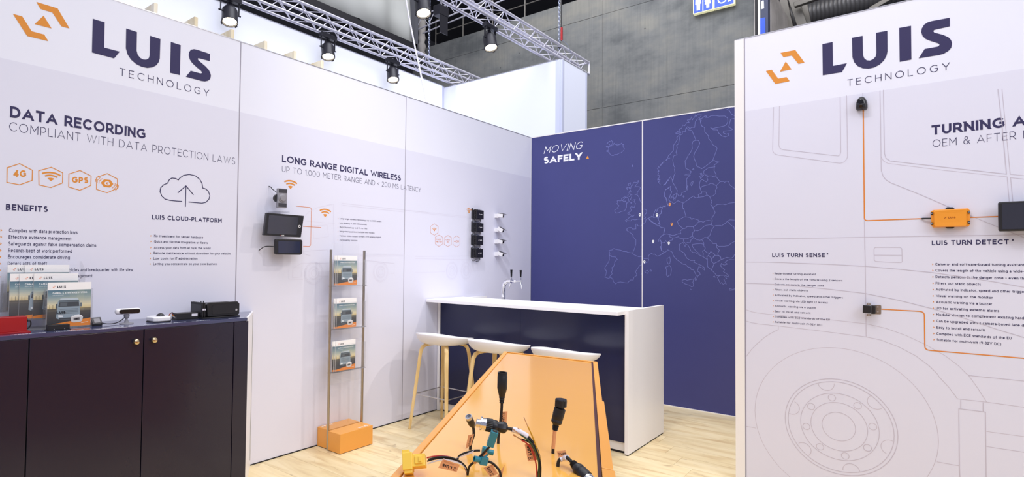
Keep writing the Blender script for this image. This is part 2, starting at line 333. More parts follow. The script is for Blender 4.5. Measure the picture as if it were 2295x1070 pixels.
# ------------------------------------------------------------------ drawn alphabet (stroke skeletons, cap height 1, x-height .73)
X = .73
def A_(cx, cy, rx, ry, a0, a1): return ('a', cx, cy, rx, ry, a0, a1)
GL = {
'A': (.86, [[(0, 0), (.43, 1), (.86, 0)], [(.13, .27), (.73, .27)]]),
'B': (.62, [[(0, 0), (0, 1)], [(0, 1), (.34, 1), A_(.34, .765, .22, .235, 90, -90), (0, .53)], [(0, .53), (.36, .53), A_(.36, .265, .26, .265, 90, -90), (0, 0)]]),
'C': (.82, [[A_(.48, .5, .48, .5, 42, 318)]]),
'D': (.76, [[(0, 0), (0, 1)], [(0, 1), (.3, 1), A_(.3, .5, .46, .5, 90, -90), (0, 0)]]),
'E': (.58, [[(0, 0), (0, 1)], [(0, 1), (.58, 1)], [(0, .52), (.52, .52)], [(0, 0), (.58, 0)]]),
'F': (.56, [[(0, 0), (0, 1)], [(0, 1), (.56, 1)], [(0, .48), (.5, .48)]]),
'G': (.86, [[A_(.48, .5, .48, .5, 45, 322), (.84, .22), (.84, .49), (.5, .49)]]),
'H': (.72, [[(0, 0), (0, 1)], [(.72, 0), (.72, 1)], [(0, .51), (.72, .51)]]),
'I': (0, [[(0, 0), (0, 1)]]),
'J': (.5, [[(.5, 1), (.5, .28), A_(.25, .28, .25, .28, 0, -160)]]),
'K': (.68, [[(0, 0), (0, 1)], [(.66, 1), (0, .33)], [(.25, .57), (.68, 0)]]),
'L': (.54, [[(0, 1), (0, 0)], [(0, 0), (.54, 0)]]),
'M': (.86, [[(0, 0), (0, 1)], [(0, 1), (.43, .34), (.86, 1)], [(.86, 1), (.86, 0)]]),
'N': (.72, [[(0, 0), (0, 1)], [(0, 1), (.72, 0)], [(.72, 0), (.72, 1)]]),
'O': (.98, [[A_(.49, .5, .49, .5, 0, 360)]]),
'P': (.62, [[(0, 0), (0, 1)], [(0, 1), (.33, 1), A_(.33, .69, .28, .31, 90, -90), (0, .38)]]),
'Q': (.98, [[A_(.49, .5, .49, .5, 0, 360)], [(.55, .3), (.9, 0)]]),
'R': (.66, [[(0, 0), (0, 1)], [(0, 1), (.35, 1), A_(.35, .69, .28, .31, 90, -90), (0, .38)], [(.36, .38), (.66, 0)]]),
'S': (.6, [[A_(.3, .76, .27, .24, 35, 270), A_(.3, .26, .3, .26, 90, -145)]]),
'T': (.66, [[(.33, 0), (.33, 1)], [(0, 1), (.66, 1)]]),
'U': (.7, [[(0, 1), (0, .35), A_(.35, .35, .35, .35, 180, 360), (.7, 1)]]),
'V': (.84, [[(0, 1), (.42, 0), (.84, 1)]]),
'W': (1.24, [[(0, 1), (.32, 0), (.62, 1), (.92, 0), (1.24, 1)]]),
'X': (.74, [[(0, 0), (.74, 1)], [(0, 1), (.74, 0)]]),
'Y': (.76, [[(0, 1), (.38, .42)], [(.76, 1), (.38, .42)], [(.38, .45), (.38, 0)]]),
'Z': (.64, [[(0, 1), (.62, 1)], [(.62, 1), (0, 0)], [(0, 0), (.64, 0)]]),
'a': (.52, [[A_(.25, .2, .25, .2, 0, 360)], [(.52, 0), (.52, .45), A_(.27, .46, .25, .27, 0, 145)]]),
'b': (.7, [[(0, 0), (0, 1.04)], [A_(.35, .365, .35, .365, 0, 360)]]),
'c': (.6, [[A_(.36, .365, .36, .365, 45, 315)]]),
'd': (.7, [[(.7, 0), (.7, 1.04)], [A_(.35, .365, .35, .365, 0, 360)]]),
'e': (.68, [[(.02, .38), (.68, .38), A_(.34, .38, .34, .35, 0, 318)]]),
'f': (.36, [[(.13, 0), (.13, .82), A_(.33, .82, .2, .2, 180, 90)], [(0, .7), (.34, .7)]]),
'g': (.68, [[A_(.34, .385, .34, .345, 0, 360)], [(.68, .73), (.68, 0), A_(.35, 0, .33, .2, 0, -140)]]),
'h': (.58, [[(0, 0), (0, 1.04)], [(0, .44), A_(.29, .44, .29, .29, 180, 0), (.58, 0)]]),
'i': (0, [[(0, 0), (0, .73)], [(0, .9), (0, .98)]]),
'j': (.1, [[(.1, .73), (.1, -.06), A_(-.05, -.06, .15, .14, 0, -90)], [(.1, .9), (.1, .98)]]),
'k': (.56, [[(0, 0), (0, 1.04)], [(.52, .73), (0, .24)], [(.2, .45), (.56, 0)]]),
'l': (0, [[(0, 0), (0, 1.04)]]),
'm': (1.0, [[(0, 0), (0, .73)], [(0, .46), A_(.25, .46, .25, .27, 180, 0), (.5, 0)], [(.5, .46), A_(.75, .46, .25, .27, 180, 0), (1.0, 0)]]),
'n': (.58, [[(0, 0), (0, .73)], [(0, .44), A_(.29, .44, .29, .29, 180, 0), (.58, 0)]]),
'o': (.72, [[A_(.36, .365, .36, .365, 0, 360)]]),
'p': (.7, [[(0, -.24), (0, .73)], [A_(.35, .365, .35, .365, 0, 360)]]),
'q': (.7, [[(.7, -.24), (.7, .73)], [A_(.35, .365, .35, .365, 0, 360)]]),
'r': (.33, [[(0, 0), (0, .73)], [(0, .4), A_(.31, .4, .31, .32, 180, 92)]]),
's': (.46, [[A_(.23, .545, .21, .185, 40, 270), A_(.23, .18, .23, .18, 90, -145)]]),
't': (.36, [[(.13, .94), (.13, .2), A_(.32, .2, .19, .2, 180, 285)], [(0, .7), (.35, .7)]]),
'u': (.58, [[(0, .73), (0, .3), A_(.29, .3, .29, .3, 180, 360)], [(.58, 0), (.58, .73)]]),
'v': (.6, [[(0, .73), (.3, 0), (.6, .73)]]),
'w': (.94, [[(0, .73), (.24, 0), (.47, .73), (.7, 0), (.94, .73)]]),
'x': (.56, [[(0, 0), (.56, .73)], [(0, .73), (.56, 0)]]),
'y': (.6, [[(0, .73), (.3, 0)], [(.6, .73), (.26, -.1), A_(.12, -.1, .13, .12, 0, -100)]]),
'z': (.5, [[(0, .73), (.48, .73)], [(.48, .73), (0, 0)], [(0, 0), (.5, 0)]]),
'0': (.7, [[A_(.35, .5, .35, .5, 0, 360)]]),
'1': (.22, [[(0, .82), (.22, 1)], [(.22, 1), (.22, 0)]]),
'2': (.58, [[A_(.28, .72, .28, .28, 160, -35), (0, 0)], [(0, 0), (.58, 0)]]),
'3': (.6, [[A_(.28, .76, .26, .24, 145, -90), A_(.28, .26, .3, .26, 90, -145)]]),
'4': (.68, [[(.5, 0), (.5, 1)], [(.5, 1), (0, .27)], [(0, .27), (.68, .27)]]),
'5': (.6, [[(.54, 1), (.1, 1), (.06, .56), A_(.29, .32, .31, .32, 120, -145)]]),
'9': (.62, [[A_(.31, .68, .31, .32, 0, 360)], [(.62, .68), A_(.28, .5, .34, .5, 20, -75)]]),
'.': (0, [[(0, 0), (0, .04)]]), ',': (.04, [[(.06, .06), (0, -.14)]]), '-': (.3, [[(0, .4), (.3, .4)]]), '\u2013': (.45, [[(0, .4), (.45, .4)]]),
'(': (.2, [[A_(.5, .42, .5, .72, 135, 225)]]), ')': (.2, [[A_(-.3, .42, .5, .72, 45, -45)]]),
'/': (.4, [[(0, -.05), (.4, 1.05)]]), '<': (.5, [[(.5, .75), (0, .45), (.5, .15)]]), '>': (.5, [[(0, .75), (.5, .45), (0, .15)]]),
'&': (.78, [[(.78, 0), (.2, .66), A_(.32, .8, .19, .2, 220, -40), (.2, .5), A_(.3, .27, .3, .27, 130, 300), (.76, .5)]]),
'\u00ae': (.5, [[A_(.22, .8, .22, .22, 0, 360)], [(.15, .7), (.15, .9), (.27, .88), (.27, .8), (.15, .8)]]),
'\u203a': (.3, [[(0, .72), (.3, .4), (0, .08)]]), '\u00c1': (.86, [[(0, 0), (.43, 1), (.86, 0)], [(.13, .27), (.73, .27)], [(.4, 1.12), (.55, 1.3)]]),
}
def glyph(ch, wt):
    W, strokes = GL[ch]; out = []
    low = ch.islower() or ch in '.,'
    top = X if low else 1.0
    def my(y):
        if low: return wt/2+y*(X-wt)/X if 0 <= y <= X else (y+wt/2*0 if y < 0 else y-wt/2)
        return wt/2+y*(1-wt) if -0.001 <= y <= 1.001 else y
    def mx(x): return wt/2+x*(1 if W == 0 else max(.3, (W+wt*.55-wt)/W))
    for si, st in enumerate(strokes):
        P = []
        for it in st:
            if it[0] == 'a':
                _, cx, cy, rx, ry, a0, a1 = it; n = max(2, int(abs(a1-a0)/(15 if wt < .1 or wt > .18 else 24))+1)
                for k in range(n+1):
                    t = radians(a0+(a1-a0)*k/n); P.append(Vector((mx(cx+rx*cos(t)), my(cy+ry*sin(t)))))
            else: P.append(Vector((mx(it[0]), my(it[1]))))
        Q = [P[0]]
        for p in P[1:]:
            if (p-Q[-1]).length > 1e-3: Q.append(p)
        closed = (Q[0]-Q[-1]).length < 1e-2 and len(Q) > 4
        if closed: Q.pop()
        n = len(Q); E = []
        for i in range(n):
            a = Q[i-1] if (i or closed) else None; b = Q[(i+1) % n] if (i < n-1 or closed) else None
            d1 = (Q[i]-a).normalized() if a is not None else None; d2 = (b-Q[i]).normalized() if b is not None else None
            t = ((d1 or d2)+(d2 or d1)).normalized() if ((d1 or d2)+(d2 or d1)).length > .2 else (d1 or d2)
            nn = Vector((-t.y, t.x)); q = d1 or d2; k = max(0.42, abs(nn.dot(Vector((-q.y, q.x)))))
            L_, R_ = Q[i]+nn*(wt/2/k), Q[i]-nn*(wt/2/k)
            if a is None or b is None:
                d = t if b is None else -t   # outward
                y = Q[i].y; tg = None
                for lv, ed in ((wt/2, 0.0), (top-wt/2, top), (1-wt/2, 1.0)):
                    if abs(y-lv) < 1e-3: tg = ed
                if tg is not None and abs(d.y) > .35:
                    L_ = L_+d*((tg-L_.y)/d.y); R_ = R_+d*((tg-R_.y)/d.y)
                elif abs(d.y) < .35 and len(Q) == 2: L_ = L_+d*wt*.5; R_ = R_+d*wt*.5
            E.append((L_, R_))
        lim = lambda v: Vector((v.x, min(max(v.y, -0.45), 1.32)))
        if not low and ch.isalpha():
            lim = lambda v: Vector((v.x, min(max(v.y, 0.0), 1.0 if ch != '\u00c1' else 1.3)))
        elif low: lim = lambda v: Vector((v.x, v.y if (v.y > .86 or v.y < -.03) else min(max(v.y, -.0), X if ch not in 'bdfhklt' or v.y < .74 else 9)))
        E = [(lim(a), lim(b)) for a, b in E]
        for i in range(n if closed else n-1):
            j = (i+1) % n; out.append((si, E[i][1], E[j][1], E[j][0], E[i][0]))
    return out, (W+wt*.55+(.05 if ch in 'AVWYXMvwyx' else 0)) if W else wt
def text(mb, F, body, p0, p1, h, wt=.14, col=NAVY, sp=.16, sub=None, d=.0012, shear=0.0):
    """set body on the baseline p0->p1 (u,v) with cap height h; sub = the part of body whose width p0..p1 is"""
    def lay(s):
        x = 0; out = []
        for ch in s:
            if ch == ' ': x += .34+sp; continue
            q, adv = glyph(ch, wt); bx = .025 if ch in 'AVWYXMvwyx' else 0; out += [(quad[0], [(v.x+x+bx, v.y) for v in quad[1:]]) for quad in q]; x += adv+sp
        return out, x-sp
    q, tot = lay(body); _, ref = lay(sub or body)
    du, dv = (p1[0]-p0[0])/ref, (p1[1]-p0[1])/ref
    for si, quad in q:
        mb.add([F(p0[0]+(x+shear*y)*du, p0[1]+x*dv+y*h, d+.00015*si) for x, y in quad], [(0, 1, 2, 3)], col)
    return mb
def bullets(mb, F, rows, h, wt=.15, col=NAVY, gap=0.045, arrow=True):
    for r in rows:
        body, (a, b) = r[0], r[1]; s = r[2] if len(r) > 2 else None
        text(mb, F, body, a, b, h, wt, col, sub=s)
        if arrow: text(mb, F, '\u203a', (a[0]-gap, a[1]), (a[0]-gap+h*.42, a[1]), h*.95, .2, ORANGE)
def ring(F, c, r, n=48): return [(c[0]+r*cos(2*pi*k/n), c[1]+r*sin(2*pi*k/n)) for k in range(n)]
def arcpts(c, rx, a0, a1, n=10, ry=None): return [(c[0]+rx*cos(radians(a0+(a1-a0)*k/n)), c[1]+(ry or rx)*sin(radians(a0+(a1-a0)*k/n))) for k in range(n+1)]
def wifi(mb, F, c, r, sx=1.0, col=ORANGE, d=.0012):
    """c = the point at the bottom, r = height"""
    for k, (rr, wd) in enumerate(((.92, .16), (.62, .15))):
        P = [(c[0]+x*sx, c[1]+y) for x, y in ((rr*r*cos(radians(t)), rr*r*sin(radians(t))) for t in range(48, 133, 9))]
        mb.line(P, F, wd*r, d, col)
    mb.flat([(c[0], c[1])]+[(c[0]+.36*r*cos(radians(t))*sx, c[1]+.36*r*sin(radians(t))) for t in (50, 70, 90, 110, 130)], F, d, col)
def rounded(pts, r, n=4):
    """round the inner corners of an open polyline"""
    out = [pts[0]]
    for i in range(1, len(pts)-1):
        a, b, c = Vector(pts[i-1]), Vector(pts[i]), Vector(pts[i+1]); u, v = (a-b).normalized(), (c-b).normalized(); rr = min(r, (a-b).length*.45, (c-b).length*.45)
        p, q = b+u*rr, b+v*rr
        for k in range(n+1):
            t = k/n; out.append(tuple(p*(1-t)**2+b*2*t*(1-t)+q*t*t))
    out.append(pts[-1]); return out

# the company mark, in metres on the right wall (u to the right, v up)
LOGO = dict(
 L=[(0.4497,2.8518),(0.5035,2.8513),(0.5045,2.702),(0.5765,2.7025),(0.5509,2.653),(0.4505,2.6544)],
 U=[(0.6034,2.8529),(0.656,2.8511),(0.657,2.7362),(0.6624,2.714),(0.6748,2.6981),(0.6903,2.693),(0.7057,2.6971),(0.7181,2.7104),(0.7219,2.7301),(0.7217,2.8526),(0.775,2.8508),(0.7745,2.7275),(0.7695,2.7022),(0.7573,2.6785),(0.739,2.6598),(0.7115,2.6469),(0.6837,2.6453),(0.6557,2.6537),(0.6307,2.6724),(0.6131,2.6997),(0.6044,2.7329)],
 I=[(0.8301,2.8528),(0.8841,2.851),(0.884,2.6547),(0.8307,2.6535)],
 S=[(1.0526,2.8507),(1.0521,2.8021),(0.9941,2.8003),(0.9847,2.7992),(0.9819,2.7934),(0.9857,2.7851),(1.0236,2.7615),(1.045,2.7438),(1.0566,2.7244),(1.0612,2.7054),(1.0572,2.6814),(1.0442,2.6652),(1.0253,2.6554),(1.0062,2.6527),(0.9164,2.6539),(0.9433,2.7018),(0.9986,2.7014),(1.0057,2.7047),(1.0079,2.7114),(1.0026,2.7192),(0.9742,2.7379),(0.9494,2.7566),(0.9356,2.7769),(0.9291,2.8006),(0.9315,2.822),(0.9418,2.8413),(0.9587,2.8513),(0.9781,2.8533)],
 c1=[(0.2167,2.8515),(0.3011,2.8505),(0.3524,2.757),(0.3185,2.7564),(0.2808,2.8188),(0.2335,2.8198)],
 c2=[(0.1308,2.7507),(0.1656,2.7508),(0.2026,2.6848),(0.2511,2.6848),(0.2684,2.6546),(0.1861,2.6528)],
 c3=[(0.2466,2.7876),(0.2797,2.7294),(0.2132,2.7279)])
LU0, LV0 = LOGO['L'][5]; LW = LOGO['S'][0][0]-LU0; LH = LOGO['L'][0][1]-LV0
def logo(mb, F, u, v, sx, sy, d=.0012, ink=NAVY, acc=ORANGE, parts='LUISc'):
    """mark with the L's foot at (u,v); sx, sy = scale against the wall mark"""
    for k, P in LOGO.items():
        if k[0] in parts:
            mb.flat([(u+(a-LU0)*sx, v+(b-LV0)*sy) for a, b in P], F, d, acc if k[0] == 'c' else ink)

# ------------------------------------------------------------------ the setting: walls
wl = struct('wall_left')
PY = [(-7.15, -5.4535), (-5.4465, -3.8305), (-3.8235, -2.1855), (-2.1805, -0.006)]
panels = []
for a, b in PY: panels.append(MB().box((-0.03, a, 0.0), (0.0, b, 3.0)).build('panel', 'panel', wl))
for (a, b), p in zip(PY, panels): MB().box((0.0, a, 0.012), (0.0006, b, 2.503)).build('printed_field', 'panel_tint', p)
for y in (-5.45, -3.827, -2.183): MB().box((-0.034, y-.0034, 0), (0.0015, y+.0034, 3.002)).build('joint_profile', 'joint', wl)
MB().box((-0.034, -7.15, 3.0), (0.002, 0, 3.006)).build('top_profile', 'alu', wl)
MB().box((-0.03, -0.006, 0), (0.006, 0.03, 3.004)).build('corner_profile', 'alu', wl)
MB().box((-0.01, -7.15, 0), (0.003, -1.7, 0.008)).build('base_joint', 'dark', wl)

lg = MB()   # big mark + heading on the second panel
logo(lg, FL, -4.738, 2.654, 1.1488, 1.0)
text(lg, FL, 'TECHNOLOGY', *[(-4.592,2.56),(-4.046,2.56)], .0455, .085, sp=.46)
lg.build('company_mark', INK, panels[1])
hd = MB()
text(hd, FL, 'DATA RECORDING', *[(-5.104,2.2),(-4.438,2.203)], .0605, .22, sp=.14)
text(hd, FL, 'COMPLIANT WITH DATA PROTECTION LAWS', *[(-5.105,2.129),(-3.851,2.127)], .0475, .075, sp=.24)
text(hd, FL, 'BENEFITS', *[(-5.108,1.711),(-4.926,1.713)], .0325, .22, sp=.2)
text(hd, FL, 'LUIS CLOUD-PLATFORM', *[(-4.388,1.709),(-3.938,1.715)], .0285, .2, sp=.17)
hd.build('heading_lettering', INK, panels[1])
bl = MB()
bullets(bl, FL, [('Complies with data protection laws', [(-5.092,1.596),(-4.783,1.599)]), ('Effective evidence management', [(-5.092,1.561),(-4.812,1.563)]),
 ('Safeguards against false compensation claims', [(-5.092,1.526),(-4.688,1.529)]), ('Records kept of work performed', [(-5.092,1.491),(-4.807,1.492)]),
 ('Encourages considerate driving', [(-5.092,1.457),(-4.817,1.457)]), ('Deters acts of theft', [(-5.092,1.422),(-4.922,1.423)]),
 ('Tracks between all of your vehicles and headquarter with life view', [(-5.092,1.388),(-4.488,1.387)]), ('Provides insight for better fleet management', [(-5.092,1.353),(-4.703,1.353)])], .0195, .17, gap=.036)
bullets(bl, FL, [('No investment for server hardware', [(-4.373,1.599),(-4.064,1.601)]), ('Quick and flexible integration of fleets', [(-4.372,1.564),(-4.033,1.566)]),
 ('Access your data from all over the world', [(-4.372,1.526),(-4.013,1.531)]), ('Remote maintenance without downtime for your vehicles', [(-4.373,1.492),(-3.867,1.496)]),
 ('Low costs for IT administration', [(-4.373,1.458),(-4.099,1.46)]), ('Letting you concentrate on your core business', [(-4.373,1.424),(-3.963,1.425)])], .0155, .17, gap=.022)
bl.build('list_lettering', INK, panels[1])
ic = MB()
for P in ([(-5.056,1.962),(-5.0,1.934),(-5.0,1.879),(-5.053,1.849),(-5.107,1.856),(-5.108,1.933)], [(-4.916,1.962),(-4.862,1.938),(-4.862,1.881),(-4.915,1.85),(-4.969,1.858),(-4.972,1.935)],
          [(-4.78,1.962),(-4.724,1.937),(-4.724,1.883),(-4.778,1.849),(-4.832,1.862),(-4.833,1.935)], [(-4.642,1.962),(-4.587,1.937),(-4.586,1.881),(-4.64,1.849),(-4.695,1.863),(-4.696,1.933)]): ic.line(P, FL, .0042, .0012, ORANGE, closed=True)
text(ic, FL, '4G', *[(-5.081,1.888),(-5.027,1.894)], .036, .24, ORANGE); text(ic, FL, 'GPS', *[(-4.818,1.888),(-4.738,1.894)], .034, .24, ORANGE)
wifi(ic, FL, (-4.916,1.885), .052, 1.35)
g4 = (-4.641,1.904)
ic.flat([(g4[0]+.033*cos(radians(a)), g4[1]+.026*sin(radians(a))) for a in range(0, 360, 60)], FL, .0012, ORANGE)
text(ic, FL, 'G', (g4[0]-.014, g4[1]-.012), (g4[0]+.014, g4[1]-.012), .024, .24, 'e4e0ec', d=.0018)
for k in (0, 1, 2):
    for s in (-1, 1):
        ic.line([(g4[0]+s*(.040+.010*k), g4[1]-s*(.022-.004*k)), (g4[0]+s*(.043+.011*k), g4[1]+s*(-.010-.008*k)+s*.004), (g4[0]+s*(.028+.009*k), g4[1]-s*(.030+.006*k))] if 0 else
                [(g4[0]+s*(.026+.009*k), g4[1]-s*(.026+.007*k)), (g4[0]+s*(.042+.009*k), g4[1]-s*(.008+.004*k)), (g4[0]+s*(.042+.009*k), g4[1]+s*(.006-.004*k))], FL, .003, .0012, ORANGE)
ic.build('orange_icons', INK, panels[1])
cl = MB()
cl.line([(-4.166,1.837),(-4.122,1.837),(-4.077,1.837),(-4.051,1.845),(-4.031,1.867),(-4.025,1.893),(-4.037,1.922),(-4.058,1.936),(-4.074,1.938),(-4.079,1.966),(-4.095,1.994),(-4.126,2.014),(-4.165,2.018),(-4.202,2.007),(-4.225,1.987),(-4.234,1.973),(-4.25,1.981),(-4.274,1.981),(-4.29,1.969),(-4.3,1.945),(-4.323,1.932),(-4.341,1.911),(-4.344,1.887),(-4.334,1.861),(-4.312,1.842),(-4.284,1.837),(-4.247,1.836),(-4.207,1.837)], FL, .0052, .0012, NAVY)
cl.line([(-4.185,1.804),(-4.185,1.939)], FL, .0052, .0012, NAVY); cl.line([(-4.236,1.889),(-4.185,1.941),(-4.135,1.887)], FL, .0052, .0013, NAVY)
cl.build('cloud_drawing', INK, panels[1])
# third and fourth panel
h3 = MB()
text(h3, FL, 'LONG RANGE DIGITAL WIRELESS', *[(-3.481,2.2),(-2.238,2.203)], .0515, .2, sp=.13)
h3.build('heading_lettering', INK, panels[2])
h4 = MB()
text(h4, FL, 'UP TO 1.000 METER RANGE AND < 200 MS LATENCY', *[(-3.48,2.126),(-1.968,2.127)], .044, .075, sp=.19)
h4.build('subheading_lettering', INK, panels[2])
b3 = MB()
bullets(b3, FL, [('Long range wireless technology (up to 1.000 meter)', [(-2.933,1.805),(-2.472,1.808)]), ('Low latency (< 200 milliseconds)', [(-2.933,1.768),(-2.642,1.771)]),
 ('Multi-Channel (up to 4 Tx to 1 Rx)', [(-2.933,1.733),(-2.636,1.736)]), ('Integrated quad box (multiple view modes)', [(-2.932,1.699),(-2.551,1.703)]),
 ('Various video output formats (WiFi, analog, digital)', [(-2.932,1.662),(-2.473,1.668)]), ('Auto-pairing function', [(-2.932,1.628),(-2.743,1.629)])], .0125, .15, gap=.019)
b3.build('list_lettering', INK, panels[2])
i3 = MB(); ro = 'd98958'
wifi(i3, FL, (-3.404,2.004), .068, 1.35); wifi(i3, FL, (-3.079,1.812), .068, 1.35)
i3.line(rounded([(-3.353,1.878),(-3.212,1.878),(-3.212,1.572),(-3.281,1.572)], .02), FL, .004, .0012, ro); i3.line([(-3.285,1.726),(-3.115,1.726)], FL, .004, .0012, ro)
i3.build('orange_icons', INK, panels[2])
i4 = MB(); wifi(i4, FL, (-1.228,1.979), .052, 1.3)
for P in ([(-1.772,1.835),(-1.715,1.813),(-1.715,1.75),(-1.77,1.722),(-1.826,1.744),(-1.825,1.807)], [(-1.702,1.728),(-1.646,1.708),(-1.647,1.64),(-1.702,1.615),(-1.757,1.639),(-1.756,1.705)],
          [(-1.566,1.729),(-1.509,1.709),(-1.509,1.641),(-1.565,1.617),(-1.622,1.639),(-1.619,1.705)], [(-1.428,1.73),(-1.371,1.71),(-1.372,1.641),(-1.426,1.616),(-1.484,1.639),(-1.482,1.704)]): i4.line(P, FL, .0028, .0012, ro, closed=True)
wifi(i4, FL, (-1.771,1.76), .036, 1.35)
for s, P, h in (('1.000', [(-1.74,1.675),(-1.667,1.677)], .014), ('METER', [(-1.747,1.652),(-1.657,1.655)], .014), ('<200', [(-1.601,1.677),(-1.533,1.679)], .014), ('MS', [(-1.582,1.654),(-1.545,1.654)], .014), ('4CH', [(-1.468,1.662),(-1.39,1.664)], .021)): text(i4, FL, s, *P, h, .17, ro)
i4.build('orange_icons', INK, panels[3])
# faint outline of a lorry across the two panels
FA = 'd8d5e4'
def outline(mb, F, Ps, w, col, d=.0009):
    for P in Ps: mb.line(P, F, w, d, col)
tk = MB()
outline(tk, FL, [[(-2.914,1.938),(-2.191,1.939)], [(-2.906,1.923),(-2.191,1.92)], [(-2.914,1.938),(-2.897,1.518),(-2.194,1.526)], [(-2.897,1.503),(-2.194,1.513)],
 [(-3.0,1.925),(-3.153,1.883),(-3.243,1.838),(-3.286,1.778),(-3.295,1.684),(-3.28,1.516),(-3.213,1.498)], [(-3.0,1.925),(-2.994,1.758),(-2.98,1.541)], [(-3.274,1.768),(-2.984,1.766)], [(-3.195,1.737),(-3.056,1.749),(-3.042,1.657),(-3.182,1.632),(-3.195,1.737)],
 [(-3.364,1.404),(-3.289,1.441),(-2.978,1.442),(-2.976,1.383)], [(-3.28,1.535),(-3.052,1.549),(-3.04,1.52)], [(-3.402,1.4),(-3.405,1.32),(-3.278,1.313)], [(-3.369,1.405),(-3.285,1.405),(-3.295,1.333),(-3.373,1.329),(-3.369,1.405)], [(-3.123,1.454),(-3.133,1.34),(-3.035,1.334)], [(-2.642,1.468),(-2.307,1.443),(-2.306,1.352),(-2.352,1.352)]], .0026, FA)
for c in ((-3.178, 1.362), (-2.471, 1.366)):
    for r in (.088, .078, .052, .044, .026): tk.line(ring(FL, c, r, 28), FL, .0022, .0009, FA, closed=True)
tk.build('lorry_outline', INK, panels[2])
tk = MB()
outline(tk, FL, [[(-2.046,1.939),(-1.2,1.941)], [(-2.046,1.927),(-1.2,1.927)], [(-2.038,1.508),(-1.18,1.528)], [(-2.038,1.489),(-1.179,1.487)], [(-2.035,1.354),(-1.601,1.362)], [(-1.157,1.363),(-1.039,1.367)], [(-2.175,1.938),(-1.859,1.941)]], .0026, FA)
for c in ((-1.497,1.37), (-1.265,1.368)):
    for r in (.088, .078, .052, .044, .026): tk.line(ring(FL, c, r, 28), FL, .0022, .0009, FA, closed=True)
tk.build('lorry_outline', INK, panels[3])

